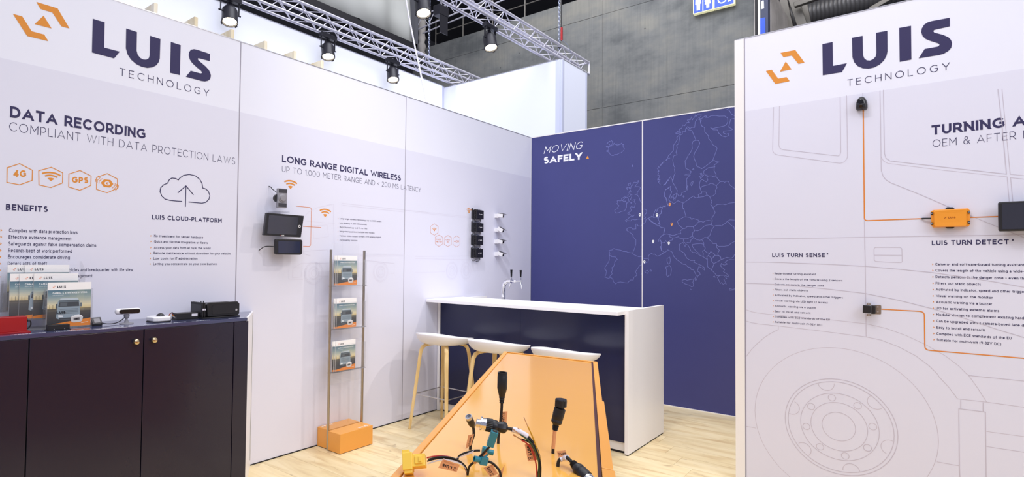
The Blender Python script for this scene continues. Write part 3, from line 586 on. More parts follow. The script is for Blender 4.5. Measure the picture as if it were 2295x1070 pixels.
# blue back wall
wb = struct('wall_back')
bp = [MB().box((a, 0, z0), (b, .03, 3.0)).build('panel', 'blue', wb) for a, b, z0 in ((0.006, 1.396, 0.0), (1.408, 2.95, 0.0))]
MB().box((1.396, -.002, 0), (1.408, .03, 3.0)).build('joint_profile', 'whiteframe', wb)
MB().box((0, -.003, 3.0), (2.95, .033, 3.012)).build('top_profile', 'whiteframe', wb)
MB().box((0, -.006, 0), (2.95, 0.0, .008)).build('base_profile', 'whiteframe', wb)
BL = '7a80bf'
def mapl(parts, mb):
    for P in parts: mb.line(P, FB, .0048, -0.0 + .0012, BL)
FBm = FB
m1 = MB(); m2 = MB()
mapl([[(1.046,2.838),(1.033,2.82),(1.025,2.831),(1.007,2.818),(0.995,2.809),(1.017,2.8),(1.033,2.784),(1.03,2.766),(1.007,2.774),(0.987,2.776),(0.988,2.767),(1.009,2.764),(1.017,2.745),(1.015,2.73),(0.994,2.73),(0.989,2.721),(1.02,2.706),(1.03,2.686),(1.051,2.668),(1.069,2.662),(1.087,2.674),(1.11,2.669),(1.141,2.683),(1.159,2.682),(1.176,2.697),(1.193,2.708),(1.199,2.725),(1.185,2.747),(1.184,2.769),(1.194,2.775),(1.177,2.773),(1.164,2.791),(1.153,2.779),(1.133,2.775),(1.123,2.79),(1.116,2.766),(1.109,2.791),(1.09,2.783),(1.079,2.802),(1.069,2.783),(1.051,2.772),(1.048,2.783),(1.063,2.804),(1.058,2.822),(1.046,2.838)],
 [(1.286,2.535),(1.294,2.535),(1.292,2.525),(1.298,2.516),(1.289,2.519),(1.286,2.535)],
 [(1.307,2.346),(1.356,2.337),(1.322,2.304),(1.319,2.29),(1.327,2.298),(1.37,2.291),(1.381,2.279),(1.344,2.229),(1.346,2.218),(1.319,2.209),(1.341,2.209),(1.361,2.188),(1.37,2.168),(1.376,2.142),(1.399,2.114)],
 [(1.307,2.346),(1.292,2.314),(1.277,2.308),(1.272,2.282),(1.258,2.278),(1.25,2.295),(1.267,2.294)], [(1.267,2.268),(1.275,2.243),(1.25,2.236),(1.26,2.254)], [(1.272,2.344),(1.245,2.332),(1.245,2.315),(1.267,2.323),(1.272,2.344)], [(1.23,2.297),(1.225,2.283),(1.233,2.269),(1.235,2.289),(1.23,2.297)], [(1.356,2.361),(1.348,2.352),(1.36,2.346),(1.364,2.355),(1.356,2.361)],
 [(1.268,2.225),(1.248,2.221),(1.238,2.205),(1.258,2.192),(1.268,2.21),(1.287,2.214),(1.282,2.186),(1.268,2.158),(1.287,2.152),(1.324,2.157),(1.31,2.136),(1.327,2.114),(1.315,2.074),(1.275,2.081),(1.263,2.06),(1.278,2.055),(1.275,2.033),(1.238,2.014),(1.243,2.001),(1.258,2.003),(1.288,1.978),(1.317,1.991),(1.298,1.971),(1.268,1.974),(1.238,1.949),(1.209,1.931),(1.224,1.921),(1.234,1.932),(1.273,1.926),(1.288,1.945),(1.322,1.936),(1.347,1.942),(1.376,1.943),(1.399,1.938)],
 [(1.24,2.186),(1.198,2.193),(1.168,2.174),(1.173,2.156),(1.148,2.151),(1.125,2.162),(1.117,2.153),(1.127,2.135),(1.112,2.124),(1.14,2.099),(1.115,2.075),(1.138,2.075),(1.089,2.055),(1.089,2.04),(1.102,2.02),(1.133,2.021),(1.168,2.036),(1.203,2.039),(1.225,2.077),(1.227,2.122),(1.254,2.137),(1.245,2.169),(1.24,2.186)], [(1.215,2.19),(1.18,2.154),(1.198,2.136),(1.208,2.149),(1.227,2.122)], [(1.39,2.085),(1.399,2.083)], [(1.27,2.124),(1.278,2.131),(1.285,2.128),(1.278,2.119),(1.27,2.124)],
 [(1.399,1.883),(1.381,1.865),(1.352,1.872),(1.347,1.889),(1.33,1.89),(1.331,1.838),(1.296,1.836),(1.278,1.854),(1.244,1.852),(1.226,1.838),(1.239,1.826),(1.226,1.824),(1.281,1.789),(1.302,1.767),(1.298,1.755),(1.331,1.719),(1.33,1.672),(1.318,1.63),(1.296,1.578)],
 [(1.398,1.535),(1.386,1.542),(1.367,1.535),(1.308,1.56),(1.294,1.576),(1.249,1.584),(1.224,1.592),(1.189,1.595),(1.164,1.607),(1.103,1.618),(1.079,1.628),(1.06,1.612),(1.022,1.606),(1.034,1.57),(1.027,1.548),(1.027,1.499),(1.009,1.463),(0.977,1.421),(0.971,1.396),(0.993,1.399),(0.978,1.386),(0.995,1.38),(0.986,1.333),(0.973,1.308),(0.988,1.305),(1.014,1.296),(1.038,1.305),(1.054,1.302),(1.073,1.279),(1.074,1.263),(1.102,1.237),(1.122,1.252),(1.155,1.261),(1.215,1.252),(1.238,1.252),(1.27,1.285),(1.303,1.286),(1.31,1.315),(1.345,1.338),(1.328,1.376),(1.374,1.443),(1.398,1.453)], [(1.027,1.548),(1.05,1.549),(1.052,1.537),(1.098,1.534),(1.121,1.507),(1.091,1.481),(1.088,1.456),(1.078,1.427),(1.058,1.417),(1.064,1.388),(1.053,1.364),(1.061,1.347),(1.031,1.315)], [(1.398,1.357),(1.386,1.345)]], m1)
mapl([[(1.414,2.046),(1.433,2.047),(1.451,2.029),(1.445,2.002),(1.419,1.979)], [(1.419,1.966),(1.438,1.963),(1.436,1.95),(1.414,1.944)],
 [(1.414,1.893),(1.433,1.904),(1.443,1.938),(1.495,1.96),(1.528,1.961),(1.521,1.982),(1.544,2.034),(1.556,2.022),(1.549,2.008),(1.567,2.021),(1.56,2.038),(1.584,2.057),(1.604,2.059),(1.616,2.044),(1.602,2.017),(1.607,1.994),(1.579,1.979),(1.584,1.963),(1.572,1.936),(1.586,1.907),(1.577,1.889),(1.593,1.873)],
 [(1.471,1.947),(1.49,1.925),(1.518,1.903),(1.537,1.886),(1.551,1.873)], [(1.495,1.967),(1.509,1.968),(1.523,1.954),(1.556,1.957),(1.572,1.94)], [(1.611,2.056),(1.618,2.072),(1.641,2.071),(1.648,2.059),(1.664,2.081),(1.684,2.073)],
 [(1.471,1.941),(1.49,1.917),(1.528,1.888),(1.54,1.892),(1.551,1.875),(1.579,1.863),(1.593,1.874),(1.584,1.89),(1.57,1.879),(1.572,1.865)], [(1.579,1.863),(1.602,1.846),(1.646,1.837),(1.632,1.806),(1.63,1.767),(1.611,1.761),(1.577,1.713),(1.575,1.697),(1.598,1.713),(1.609,1.683),(1.602,1.678),(1.611,1.655),(1.597,1.641),(1.607,1.602),(1.632,1.595),(1.63,1.582),(1.588,1.55),(1.561,1.544),(1.535,1.566),(1.528,1.56),(1.5,1.573),(1.472,1.552),(1.465,1.519),(1.424,1.516),(1.412,1.526)], [(1.609,1.683),(1.641,1.687),(1.653,1.707),(1.671,1.686)], [(1.465,1.519),(1.474,1.51),(1.465,1.484),(1.412,1.458)],
 [(1.428,1.376),(1.455,1.394),(1.471,1.379),(1.455,1.358),(1.428,1.376)], [(1.485,1.393),(1.496,1.398),(1.505,1.384),(1.493,1.383),(1.485,1.393)],
 [(1.595,1.85),(1.645,1.835),(1.629,1.77),(1.606,1.757),(1.595,1.737)], [(1.629,1.77),(1.663,1.777),(1.717,1.76),(1.746,1.762),(1.784,1.777),(1.807,1.774),(1.8,1.8),(1.826,1.827),(1.849,1.828),(1.87,1.847),(1.911,1.844),(1.931,1.843)], [(1.694,1.763),(1.694,1.745),(1.723,1.732),(1.746,1.734),(1.781,1.745),(1.794,1.73),(1.831,1.722),(1.866,1.721),(1.901,1.736),(1.921,1.748),(1.926,1.786),(1.943,1.799),(1.931,1.834),(1.933,1.844),(1.96,1.864),(1.984,1.896)],
 [(1.723,1.732),(1.72,1.711),(1.689,1.706)], [(1.606,1.681),(1.64,1.686),(1.653,1.707),(1.668,1.688)],
 [(1.829,1.827),(1.786,1.864),(1.771,1.905),(1.837,1.947),(1.857,1.947),(1.901,1.938),(1.916,1.915),(1.926,1.928),(1.979,1.909),(1.994,1.89),(2.006,1.897),(2.025,1.884),(2.047,1.898),(2.075,1.902),(2.113,1.893),(2.101,1.857),(2.129,1.839)], [(1.943,1.809),(1.969,1.799),(1.999,1.812),(2.023,1.834),(2.049,1.853),(2.101,1.857)], [(2.129,1.839),(2.108,1.809),(2.087,1.745),(2.063,1.73),(2.037,1.731),(2.013,1.711),(1.994,1.704),(1.96,1.712),(1.921,1.746)],
 [(2.129,1.839),(2.146,1.848),(2.187,1.849),(2.194,1.841),(2.233,1.867),(2.252,1.887),(2.275,1.9),(2.317,1.895)], [(2.252,1.887),(2.292,1.84),(2.31,1.83),(2.318,1.798)], [(2.063,1.73),(2.087,1.705),(2.108,1.69),(2.117,1.67),(2.15,1.669),(2.155,1.655),(2.15,1.635),(2.178,1.603),(2.164,1.576),(2.166,1.556),(2.187,1.541),(2.194,1.523)], [(2.155,1.655),(2.168,1.642),(2.224,1.642),(2.265,1.649),(2.278,1.665),(2.317,1.688)],
 [(1.93,1.73),(1.908,1.713),(1.898,1.68),(1.871,1.683),(1.856,1.673),(1.836,1.691),(1.831,1.719)], [(1.829,1.686),(1.789,1.664),(1.796,1.643),(1.794,1.607),(1.841,1.574),(1.866,1.521)], [(1.831,1.684),(1.849,1.64),(1.856,1.665),(1.876,1.658),(1.901,1.617),(1.901,1.604),(1.928,1.581),(1.95,1.581),(1.989,1.556),(2.022,1.541),(2.048,1.523)], [(2.013,1.709),(2.032,1.676),(2.032,1.646),(2.046,1.626),(2.037,1.603),(2.06,1.581),(2.086,1.571),(2.098,1.591),(2.138,1.561),(2.119,1.536)], [(2.03,1.663),(2.003,1.672),(1.96,1.669),(1.918,1.662),(1.925,1.637),(1.95,1.604),(1.989,1.568)], [(2.037,1.603),(2.02,1.596),(2.027,1.566),(2.022,1.543)],
 [(1.595,1.647),(1.606,1.629),(1.611,1.603),(1.632,1.592),(1.632,1.579),(1.595,1.555)], [(1.595,1.713),(1.606,1.681),(1.609,1.655),(1.598,1.645)],
 [(1.632,1.583),(1.648,1.585),(1.674,1.61),(1.717,1.588),(1.735,1.541),(1.766,1.508),(1.831,1.46),(1.851,1.46),(1.881,1.432),(1.901,1.43),(1.91,1.407),(1.933,1.405),(1.959,1.35),(1.945,1.317),(1.92,1.312),(1.868,1.3),(1.849,1.307),(1.819,1.299),(1.819,1.281),(1.851,1.261),(1.891,1.251),(1.91,1.235),(1.927,1.239),(1.934,1.257),(1.925,1.279),(1.934,1.312)], [(1.945,1.317),(1.949,1.302),(1.959,1.305),(1.976,1.348),(1.996,1.359),(1.993,1.379),(1.969,1.393),(1.983,1.439),(2.017,1.427),(2.036,1.405),(2.036,1.43),(2.012,1.449),(1.933,1.484),(1.944,1.501),(1.903,1.5),(1.866,1.524),(1.841,1.575),(1.794,1.608)],
 [(1.694,1.536),(1.666,1.518),(1.666,1.487),(1.679,1.461),(1.694,1.466),(1.701,1.502),(1.694,1.536)], [(1.689,1.45),(1.674,1.437),(1.649,1.429),(1.661,1.403),(1.659,1.346),(1.676,1.331),(1.684,1.347),(1.702,1.347),(1.711,1.399),(1.707,1.43),(1.689,1.45)],
 [(2.022,1.542),(2.065,1.51),(2.067,1.44),(2.103,1.408),(2.135,1.377),(2.152,1.353),(2.182,1.356),(2.223,1.359),(2.241,1.352),(2.266,1.341),(2.262,1.36),(2.214,1.393),(2.226,1.413),(2.189,1.447),(2.196,1.474),(2.219,1.457),(2.251,1.467),(2.228,1.486),(2.251,1.503),(2.273,1.511),(2.314,1.51)], [(2.159,1.338),(2.186,1.277),(2.195,1.287),(2.216,1.266),(2.223,1.283),(2.241,1.272),(2.218,1.32),(2.246,1.326),(2.223,1.349)], [(2.159,1.338),(2.182,1.356)], [(2.103,1.408),(2.129,1.468),(2.107,1.49),(2.103,1.527),(2.075,1.552),(2.06,1.537),(2.067,1.51)], [(2.129,1.473),(2.154,1.486),(2.194,1.51),(2.244,1.533),(2.287,1.525),(2.307,1.54),(2.316,1.564)], [(2.194,1.51),(2.189,1.535),(2.166,1.552),(2.138,1.551),(2.108,1.52)], [(2.075,1.552),(2.098,1.589)], [(2.268,1.214),(2.27,1.229),(2.3,1.223),(2.318,1.23)], [(2.27,1.213),(2.318,1.219)], [(1.9,1.212),(1.913,1.203)], [(2.121,1.342),(2.131,1.35),(2.138,1.337),(2.121,1.342)],
 [(1.684,2.604),(1.673,2.575),(1.643,2.535),(1.627,2.536),(1.616,2.514),(1.588,2.492),(1.569,2.496),(1.583,2.481),(1.565,2.469),(1.581,2.441),(1.566,2.436),(1.576,2.416),(1.567,2.401),(1.59,2.392),(1.574,2.356),(1.569,2.344)], [(1.568,2.366),(1.567,2.348),(1.592,2.35),(1.583,2.33),(1.572,2.329),(1.597,2.297),(1.623,2.287),(1.648,2.295),(1.675,2.334),(1.688,2.338)], [(1.688,2.267),(1.666,2.246),(1.648,2.24),(1.64,2.204),(1.639,2.165),(1.652,2.157),(1.666,2.101),(1.675,2.078)],
 [(1.681,2.593),(1.705,2.614),(1.731,2.645),(1.731,2.695),(1.771,2.752),(1.766,2.774),(1.794,2.801),(1.807,2.82),(1.766,2.813),(1.753,2.821),(1.779,2.829),(1.766,2.841),(1.802,2.829),(1.792,2.859),(1.817,2.866),(1.825,2.896),(1.847,2.885),(1.867,2.915),(1.89,2.914),(1.872,2.94),(1.902,2.938),(1.914,2.967),(1.922,2.933),(1.946,2.962),(1.951,2.979),(1.966,2.964),(1.973,2.978),(2.012,2.969),(2.0,2.951),(1.983,2.949),(2.005,2.93),(2.024,2.94),(2.043,2.955),(2.06,2.951),(2.051,2.939),(2.079,2.935),(2.103,2.949),(2.148,2.943),(2.181,2.931),(2.231,2.925),(2.257,2.901),(2.259,2.867),(2.245,2.836),(2.224,2.827),(2.148,2.821),(2.119,2.818),(2.096,2.831),(2.124,2.804),(2.164,2.797),(2.173,2.765),(2.203,2.731),(2.236,2.718),(2.268,2.727),(2.263,2.748),(2.245,2.743),(2.217,2.759),(2.22,2.777),(2.281,2.775),(2.303,2.784),(2.266,2.811),(2.284,2.885),(2.32,2.889)], [(2.32,2.99),(2.291,3.002),(2.248,2.986),(2.271,2.976),(2.295,2.93),(2.32,2.914)],
 [(1.735,2.587),(1.769,2.594),(1.758,2.621),(1.771,2.666),(1.764,2.693),(1.784,2.706),(1.794,2.765),(1.802,2.795),(1.822,2.803),(1.824,2.826),(1.852,2.822),(1.857,2.855),(1.875,2.873),(1.897,2.849),(1.919,2.86),(1.944,2.854),(1.951,2.91),(1.973,2.936),(2.0,2.921),(2.002,2.892),(2.014,2.858),(2.041,2.839),(2.042,2.795),(2.079,2.748),(2.078,2.723),(2.112,2.678),(2.114,2.658),(2.154,2.628),(2.159,2.61),(2.133,2.541)], [(1.865,2.859),(1.882,2.838),(1.917,2.826),(1.936,2.777),(1.958,2.72),(1.929,2.714),(1.917,2.677),(1.921,2.638),(1.902,2.599),(1.877,2.57)], [(1.958,2.72),(1.983,2.715),(1.995,2.685),(1.975,2.639),(1.946,2.597),(1.936,2.563)], [(2.005,2.93),(2.01,2.914),(2.002,2.898)],
 [(1.595,2.505),(1.619,2.529),(1.637,2.53),(1.679,2.567),(1.697,2.568)], [(1.595,2.3),(1.619,2.289),(1.647,2.302),(1.668,2.332),(1.702,2.371),(1.712,2.349),(1.729,2.336),(1.733,2.371),(1.748,2.401),(1.742,2.443),(1.748,2.461),(1.733,2.486),(1.725,2.544),(1.733,2.585)], [(1.717,2.346),(1.723,2.314),(1.738,2.287),(1.771,2.222),(1.766,2.197),(1.786,2.163),(1.814,2.173),(1.817,2.196),(1.857,2.209),(1.867,2.282),(1.864,2.336),(1.901,2.371),(1.842,2.377),(1.877,2.384),(1.897,2.382),(1.911,2.404),(1.887,2.427),(1.858,2.442),(1.849,2.523),(1.862,2.534),(1.877,2.569)],
 [(1.934,2.562),(1.941,2.531),(1.956,2.499),(1.961,2.463),(1.97,2.449),(1.99,2.442),(2.011,2.425),(2.047,2.444),(2.076,2.466),(2.116,2.492),(2.131,2.498),(2.147,2.484),(2.179,2.476),(2.152,2.466),(2.13,2.446),(2.138,2.432),(2.114,2.43),(2.076,2.429),(2.031,2.398),(2.033,2.375),(2.05,2.356),(2.064,2.357),(2.062,2.332),(2.071,2.306),(2.059,2.287),(2.038,2.299),(2.018,2.316),(1.999,2.305),(1.989,2.262),(1.997,2.226),(2.011,2.19),(2.011,2.177),(1.98,2.167),(1.982,2.141),(1.967,2.132),(1.946,2.139),(1.931,2.155),(1.901,2.136),(1.862,2.108),(1.832,2.089),(1.776,2.116),(1.733,2.087),(1.72,2.106),(1.694,2.116),(1.689,2.129),(1.661,2.131)], [(2.116,2.492),(2.133,2.54)],
 [(2.133,2.433),(2.13,2.396),(2.149,2.354),(2.144,2.34),(2.118,2.335),(2.109,2.344),(2.076,2.347),(2.062,2.332)], [(2.144,2.34),(2.161,2.316),(2.186,2.279),(2.151,2.242),(2.118,2.265),(2.097,2.27),(2.076,2.258),(2.018,2.247),(1.999,2.226)], [(2.186,2.279),(2.221,2.279),(2.225,2.268),(2.244,2.279),(2.264,2.275),(2.275,2.24),(2.318,2.202)], [(2.151,2.242),(2.158,2.222),(2.142,2.196),(2.146,2.166),(2.118,2.143),(2.087,2.14),(2.061,2.159),(2.054,2.186),(2.011,2.191)], [(1.982,2.139),(2.028,2.141),(2.061,2.156)], [(2.087,2.14),(2.111,2.086),(2.097,2.062),(2.118,2.026),(2.125,2.009)], [(2.118,2.026),(2.16,2.057),(2.211,2.057),(2.234,2.05),(2.275,2.064),(2.318,2.066)],
 [(1.705,2.274),(1.679,2.25),(1.65,2.239),(1.64,2.206),(1.64,2.166),(1.655,2.157),(1.663,2.12),(1.668,2.086),(1.645,2.061),(1.616,2.07),(1.614,2.049),(1.595,2.064)], [(1.705,2.274),(1.699,2.233),(1.716,2.211),(1.702,2.186),(1.687,2.155),(1.684,2.129)], [(1.763,2.194),(1.746,2.183),(1.725,2.174),(1.733,2.152),(1.751,2.141),(1.761,2.166),(1.763,2.194)], [(1.692,2.165),(1.705,2.171),(1.719,2.158),(1.707,2.144),(1.692,2.152),(1.692,2.165)], [(1.728,2.137),(1.746,2.141),(1.751,2.125),(1.733,2.126),(1.728,2.137)], [(1.929,2.307),(1.909,2.294),(1.906,2.271),(1.914,2.259),(1.926,2.283),(1.929,2.307)], [(1.876,2.271),(1.867,2.241),(1.869,2.215),(1.878,2.251),(1.876,2.271)], [(1.924,2.43),(1.934,2.435),(1.938,2.419),(1.926,2.423),(1.924,2.43)], [(1.994,2.376),(2.009,2.382),(2.016,2.371),(2.004,2.367),(1.994,2.376)], [(2.033,2.36),(2.009,2.362),(1.994,2.348),(2.003,2.324),(2.014,2.341),(2.033,2.36)], [(1.827,2.162),(1.837,2.164),(1.841,2.152),(1.832,2.149),(1.827,2.162)],
 [(1.822,2.09),(1.827,2.059),(1.824,2.044),(1.842,2.023)], [(1.827,2.069),(1.824,2.04),(1.839,2.022),(1.859,1.946)], [(2.109,2.053),(2.118,2.028),(2.14,1.977),(2.108,1.921),(2.115,1.893)], [(1.595,1.984),(1.611,2.007),(1.603,2.015),(1.616,2.049),(1.595,2.06)], [(1.616,2.054),(1.627,2.072),(1.645,2.058),(1.658,2.078)], [(2.155,1.655),(2.15,1.669)]], m2)
m1.build('europe_outline', INK, bp[0]); m2.build('europe_outline', INK, bp[1])
def pin(mb, c, col):
    P = arcpts((c[0], c[1]), .0125, -30, 210, 10)+[(c[0], c[1]-.026)]; mb.flat(P, FB, .0018, col); mb.flat(arcpts(c, .0048, 0, 324, 9), FB, .0024, '2d3062')
p1 = MB(); p2 = MB()
for c in ([(1.375,1.993)]): pin(p1, c, 'ffffff')
for c in ([(1.56,1.982)]+[(1.519,1.703),(1.425,1.485)]+[(1.684,1.682)]): pin(p2, c, 'ffffff')
for c in ([(1.694,2.087)]+[(1.715,1.88)]): pin(p2, c, 'f2a768')
p1.build('map_pins', INK, bp[0]); p2.build('map_pins', INK, bp[1])
mv = MB()
text(mv, FB, 'MOVING', *[(0.172,2.785),(0.68,2.786)], .085, .085, 'f4f4fb', sp=.2, shear=.3)
text(mv, FB, 'SAFELY', *[(0.176,2.663),(0.69,2.662)], .082, .24, 'f4f4fb', sp=.12)
mv.flat([(0.736,2.661),(0.776,2.661),(0.757,2.697)], FB, .0012, 'ef9f45')
mv.build('slogan_lettering', INK, bp[0])

# right wall
wr = struct('wall_right', RP)
MB().prism([(0, 0), (3.6, 0), (3.6, 3.0), (0, 3.0)], FR, -.06, 0).build('panel', 'panel', wr)
pr = MB().prism([(0.004, .0), (3.6, .0), (3.6, 2.502), (0.004, 2.502)], FR, 0, .0006).build('printed_field', 'panel_tint', wr)
MB().prism([(-.062, 0), (-.004, 0), (-.004, 3.0), (-.062, 3.0)], FR, -.08, .006).build('frame_post', 'whiteframe', wr)
MB().prism([(-.004, 0), (.003, 0), (.003, 3.0), (-.004, 3.0)], FR, -.06, .002).build('post_joint', 'joint', wr)
MB().prism([(-.062, 3.0), (3.6, 3.0), (3.6, 3.006), (-.062, 3.006)], FR, -.06, .002).build('top_profile', 'alu', wr)
lg = MB(); logo(lg, FR, LU0, LV0, 1, 1)
text(lg, FR, 'TECHNOLOGY', *[(0.5774,2.5599),(1.0506,2.5601)], .0405, .085, sp=.46)
lg.build('company_mark', INK, wr)
hd = MB()
text(hd, FR, 'TURNING ASSISTANT', *[(0.9685,2.2057),(1.2653,2.2048)], .0545, .22, sp=.14, sub='TURNING')
text(hd, FR, 'OEM & AFTER MARKET', *[(0.9724,2.1355),(1.3069,2.1361)], .0425, .075, sp=.24, sub='OEM & AFTER')
text(hd, FR, 'LUIS TURN DETECT', *[(0.9637,1.5851),(1.2738,1.5871)], .0255, .2, sp=.17)
text(hd, FR, '\u00ae', *[(1.2852,1.5925),(1.2942,1.5923)], .02, .12)
text(hd, FR, 'LUIS TURN SENSE', *[(0.1621,1.5165),(0.4544,1.5164)], .0245, .19, sp=.17)
text(hd, FR, '\u00ae', *[(0.4636,1.523),(0.4733,1.523)], .018, .12)
hd.build('heading_lettering', INK, wr)
bl = MB()
bullets(bl, FR, [('Radar-based turning assistant', [(0.1756,1.4035),(0.4056,1.4038)]), ('Covers the length of the vehicle using 2 sensors', [(0.1755,1.3688),(0.5444,1.369)]), ('Detects persons in the danger zone', [(0.1761,1.3333),(0.4491,1.3338)]),
 ('Filters out static objects', [(0.1759,1.2986),(0.3618,1.3004)]), ('Activated by indicator, speed and other triggers', [(0.1765,1.264),(0.5457,1.2654)]), ('Visual warning via LED light (2 levels)', [(0.1764,1.2284),(0.4666,1.2301)]),
 ('Acoustic warning via a buzzer', [(0.1762,1.1938),(0.4058,1.1943)]), ('Easy to install and retrofit', [(0.176,1.1583),(0.3762,1.1599)]), ('Complies with ECE standards of the EU', [(0.1767,1.1238),(0.4777,1.126)]), ('Suitable for multi-volt (9-32V DC)', [(0.1765,1.0892),(0.437,1.09)])], .0118, .15, gap=.0115)
bullets(bl, FR, [('Camera- and software-based turning assistant', [(0.9772,1.4716),(1.3298,1.4725)]), ('Covers the length of the vehicle using a wide-angle camera', [(0.9775,1.4374),(1.3284,1.4387)], 'Covers the length of the vehicle using a wide-'),
 ('Detects persons in the danger zone \u2013 even the smallest', [(0.9777,1.4017),(1.3279,1.4028)], 'Detects persons in the danger zone \u2013 even th'), ('Filters out static objects', [(0.9779,1.366),(1.163,1.3666)]), ('Activated by indicator, speed and other triggers', [(0.9781,1.3311),(1.3271,1.3332)], 'Activated by indicator, speed and other trigge'),
 ('Visual warning on the monitor', [(0.9783,1.2962),(1.2091,1.2976)]), ('Acoustic warning via a buzzer', [(0.9786,1.2621),(1.2066,1.2628)]), ('I/O for activating external alarms', [(0.9782,1.2272),(1.2324,1.2285)]),
 ('Modular design to complement existing hardware', [(0.9784,1.1916),(1.3254,1.1969)], 'Modular design to complement existing hard'), ('Can be upgraded with a camera-based lane detection', [(0.9786,1.1561),(1.3249,1.1598)], 'Can be upgraded with a camera-based lane d'), ('Easy to install and retrofit', [(0.9788,1.1206),(1.177,1.1219)]),
 ('Complies with ECE standards of the EU', [(0.9785,1.0858),(1.2776,1.0885)]), ('Suitable for multi-volt (9-32V DC)', [(0.9787,1.0518),(1.238,1.0539)])], .0142, .17, gap=.0145)
bl.build('list_lettering', INK, wr)
ol = MB(); OL = 'df8632'
ol.line(rounded([(0.6556,2.4046),(0.6562,1.7347),(0.9228,1.736)], .016), FR, .0058, .0013, OL); ol.line([(1.1246,1.734),(1.2379,1.7346)], FR, .0052, .0013, OL)
ol.line(rounded([(0.7324,1.2124),(0.9275,1.2113),(0.9277,0.996),(1.3239,0.9971)]+[(1.9, 1.0), (3.4, .99)], .022), FR, .0052, .0013, OL)
ol.build('orange_cable_print', INK, wr)
tk = MB(); GR = 'c8c1cf'
outline(tk, FR, [rounded([(0.175,2.5013),(0.1674,2.1911),(0.5473,2.0893),(0.5757,2.1174),(0.5731,2.5044)], .035), rounded([(0.2091,2.5033),(0.2043,2.2202),(0.5322,2.1371),(0.5416,2.1554),(0.5402,2.5032)], .03),
 [(0.7376,2.5041),(0.7387,2.2878),(0.7394,2.0297),(0.7476,1.9952),(0.7615,1.971),(0.7838,1.9515),(0.9122,1.8756),(1.0341,1.7987),(1.1319,1.7394),(1.2315,1.6791),(1.3306,1.6198)], [(0.7533,2.5038),(0.7558,2.1255),(0.7626,2.0981),(0.7814,2.0802),(1.011,2.0213),(1.2692,1.9567),(1.2552,2.2263),(1.2418,2.4134)], [(0.7407,2.1051),(0.7512,2.0817),(0.7708,2.0663),(1.0108,2.0029),(1.2713,1.9414),(1.2777,1.8142),(1.2794,1.7707)],
 [(1.2574,2.4103),(1.2692,2.2002),(1.2833,1.9538),(1.3363,1.9418)], [(1.3361,1.9238),(1.2842,1.9363),(1.2912,1.8134),(1.2941,1.7699)], [(0.6541,2.5048),(0.6539,2.473)], [(0.6562,1.7356),(0.6564,1.5617)], [(0.0004,1.6363),(1.2767,1.6351),(1.4137,1.635)],
 [(0.6568,1.6682),(0.6589,1.3503),(0.6591,1.0459)], [(0.003,1.4829),(0.1203,1.4839),(0.3116,1.4778),(0.4904,1.4714),(0.6545,1.4629),(0.8149,1.4481),(0.9625,1.4319),(1.1016,1.4094),(1.2327,1.3846),(1.3805,1.3519)], [(0.0026,1.3406),(0.159,1.3396),(0.3108,1.3313),(0.4893,1.3181),(0.6565,1.3011),(0.8133,1.2697),(0.9605,1.2305),(1.0991,1.185),(1.2298,1.135),(1.3771,1.0868)],
 [(0.002,1.1637),(0.0387,1.151),(0.0951,1.1442),(0.3097,1.1351),(0.4812,1.1312),(0.6616,1.1211),(0.7502,1.1034),(0.8417,1.0708),(0.9298,1.0268),(1.0145,0.9733),(1.0692,0.9254),(1.1039,0.8832)]+[(1.1078,0.8813),(1.1457,0.8143),(1.1788,0.7478)], [(0.0017,1.0879),(0.0385,1.0783),(0.0788,1.0745),(0.1965,1.0701),(0.4529,1.0568),(0.6578,1.0435),(0.7309,1.0318),(0.8109,1.0014),(0.8882,0.9585),(0.9459,0.9096),(0.9825,0.8664)]+[(0.985,0.8571),(1.0278,0.8031),(1.0628,0.7455),(1.1788,0.7478),(1.3196,0.7453),(1.4297,0.7453)],
 [(0.1965,1.0684),(0.1956,1.0468),(0.1576,1.0227),(0.1182,0.9921),(0.0743,0.9467),(0.0379,0.9032),(0.0009,0.8459)], rounded([(0.7667,1.5749),(0.8306,1.5728),(0.8322,1.4852),(0.7018,1.4919),(0.7012,1.5746),(0.7667,1.5749)], .012), [(0.7021,1.5289),(0.832,1.5282)],
 [(1.1078,0.8792),(1.3213,0.8798),(1.4314,0.881)], [(1.076,0.7442),(1.0755,0.6953)], [(1.1652,0.7441),(1.1646,0.6961)], [(1.0706,0.2362),(1.0668,0.3737),(1.0676,0.6939),(1.1737,0.6944),(1.1723,0.2641)], [(1.1761,0.5927),(1.4277,0.597)], [(1.1752,0.5136),(1.4267,0.5165)], [(0.9731,0.3847),(1.0659,0.3853)], [(0.0022,0.3878),(0.0634,0.3872)]], .0029, GR)
HC = (.5181, .4880)
for r, n in ((.0853, 32), (.1442, 40), (.1995, 48), (.2685, 56), (.2857, 56)): tk.line(ring(FR, HC, r, n), FR, .0027, .0009, GR, closed=True)
tk.line(ring(FR, (.5185, .5005), .4626, 72), FR, .0027, .0009, GR, closed=True)
for k in range(8):
    a = radians(11+45*k); c = (HC[0]+.1718*cos(a), HC[1]+.1718*sin(a)); tk.line(ring(FR, c, .0195, 16), FR, .003, .0009, GR, closed=True)
for k in range(6):
    a = radians(-25+60*k+25-16); c = (HC[0]+.258*cos(a), HC[1]+.258*sin(a))
    P = [q for q in [(c[0]+.042*cos(radians(t)), c[1]+.042*sin(radians(t))) for t in range(int(math.degrees(a))+85, int(math.degrees(a))+276, 15)]]
    P = [q for q in P if sqrt((q[0]-HC[0])**2+(q[1]-HC[1])**2) < .2685]; tk.line(P, FR, .003, .0009, GR)
tk.build('lorry_outline', INK, wr)

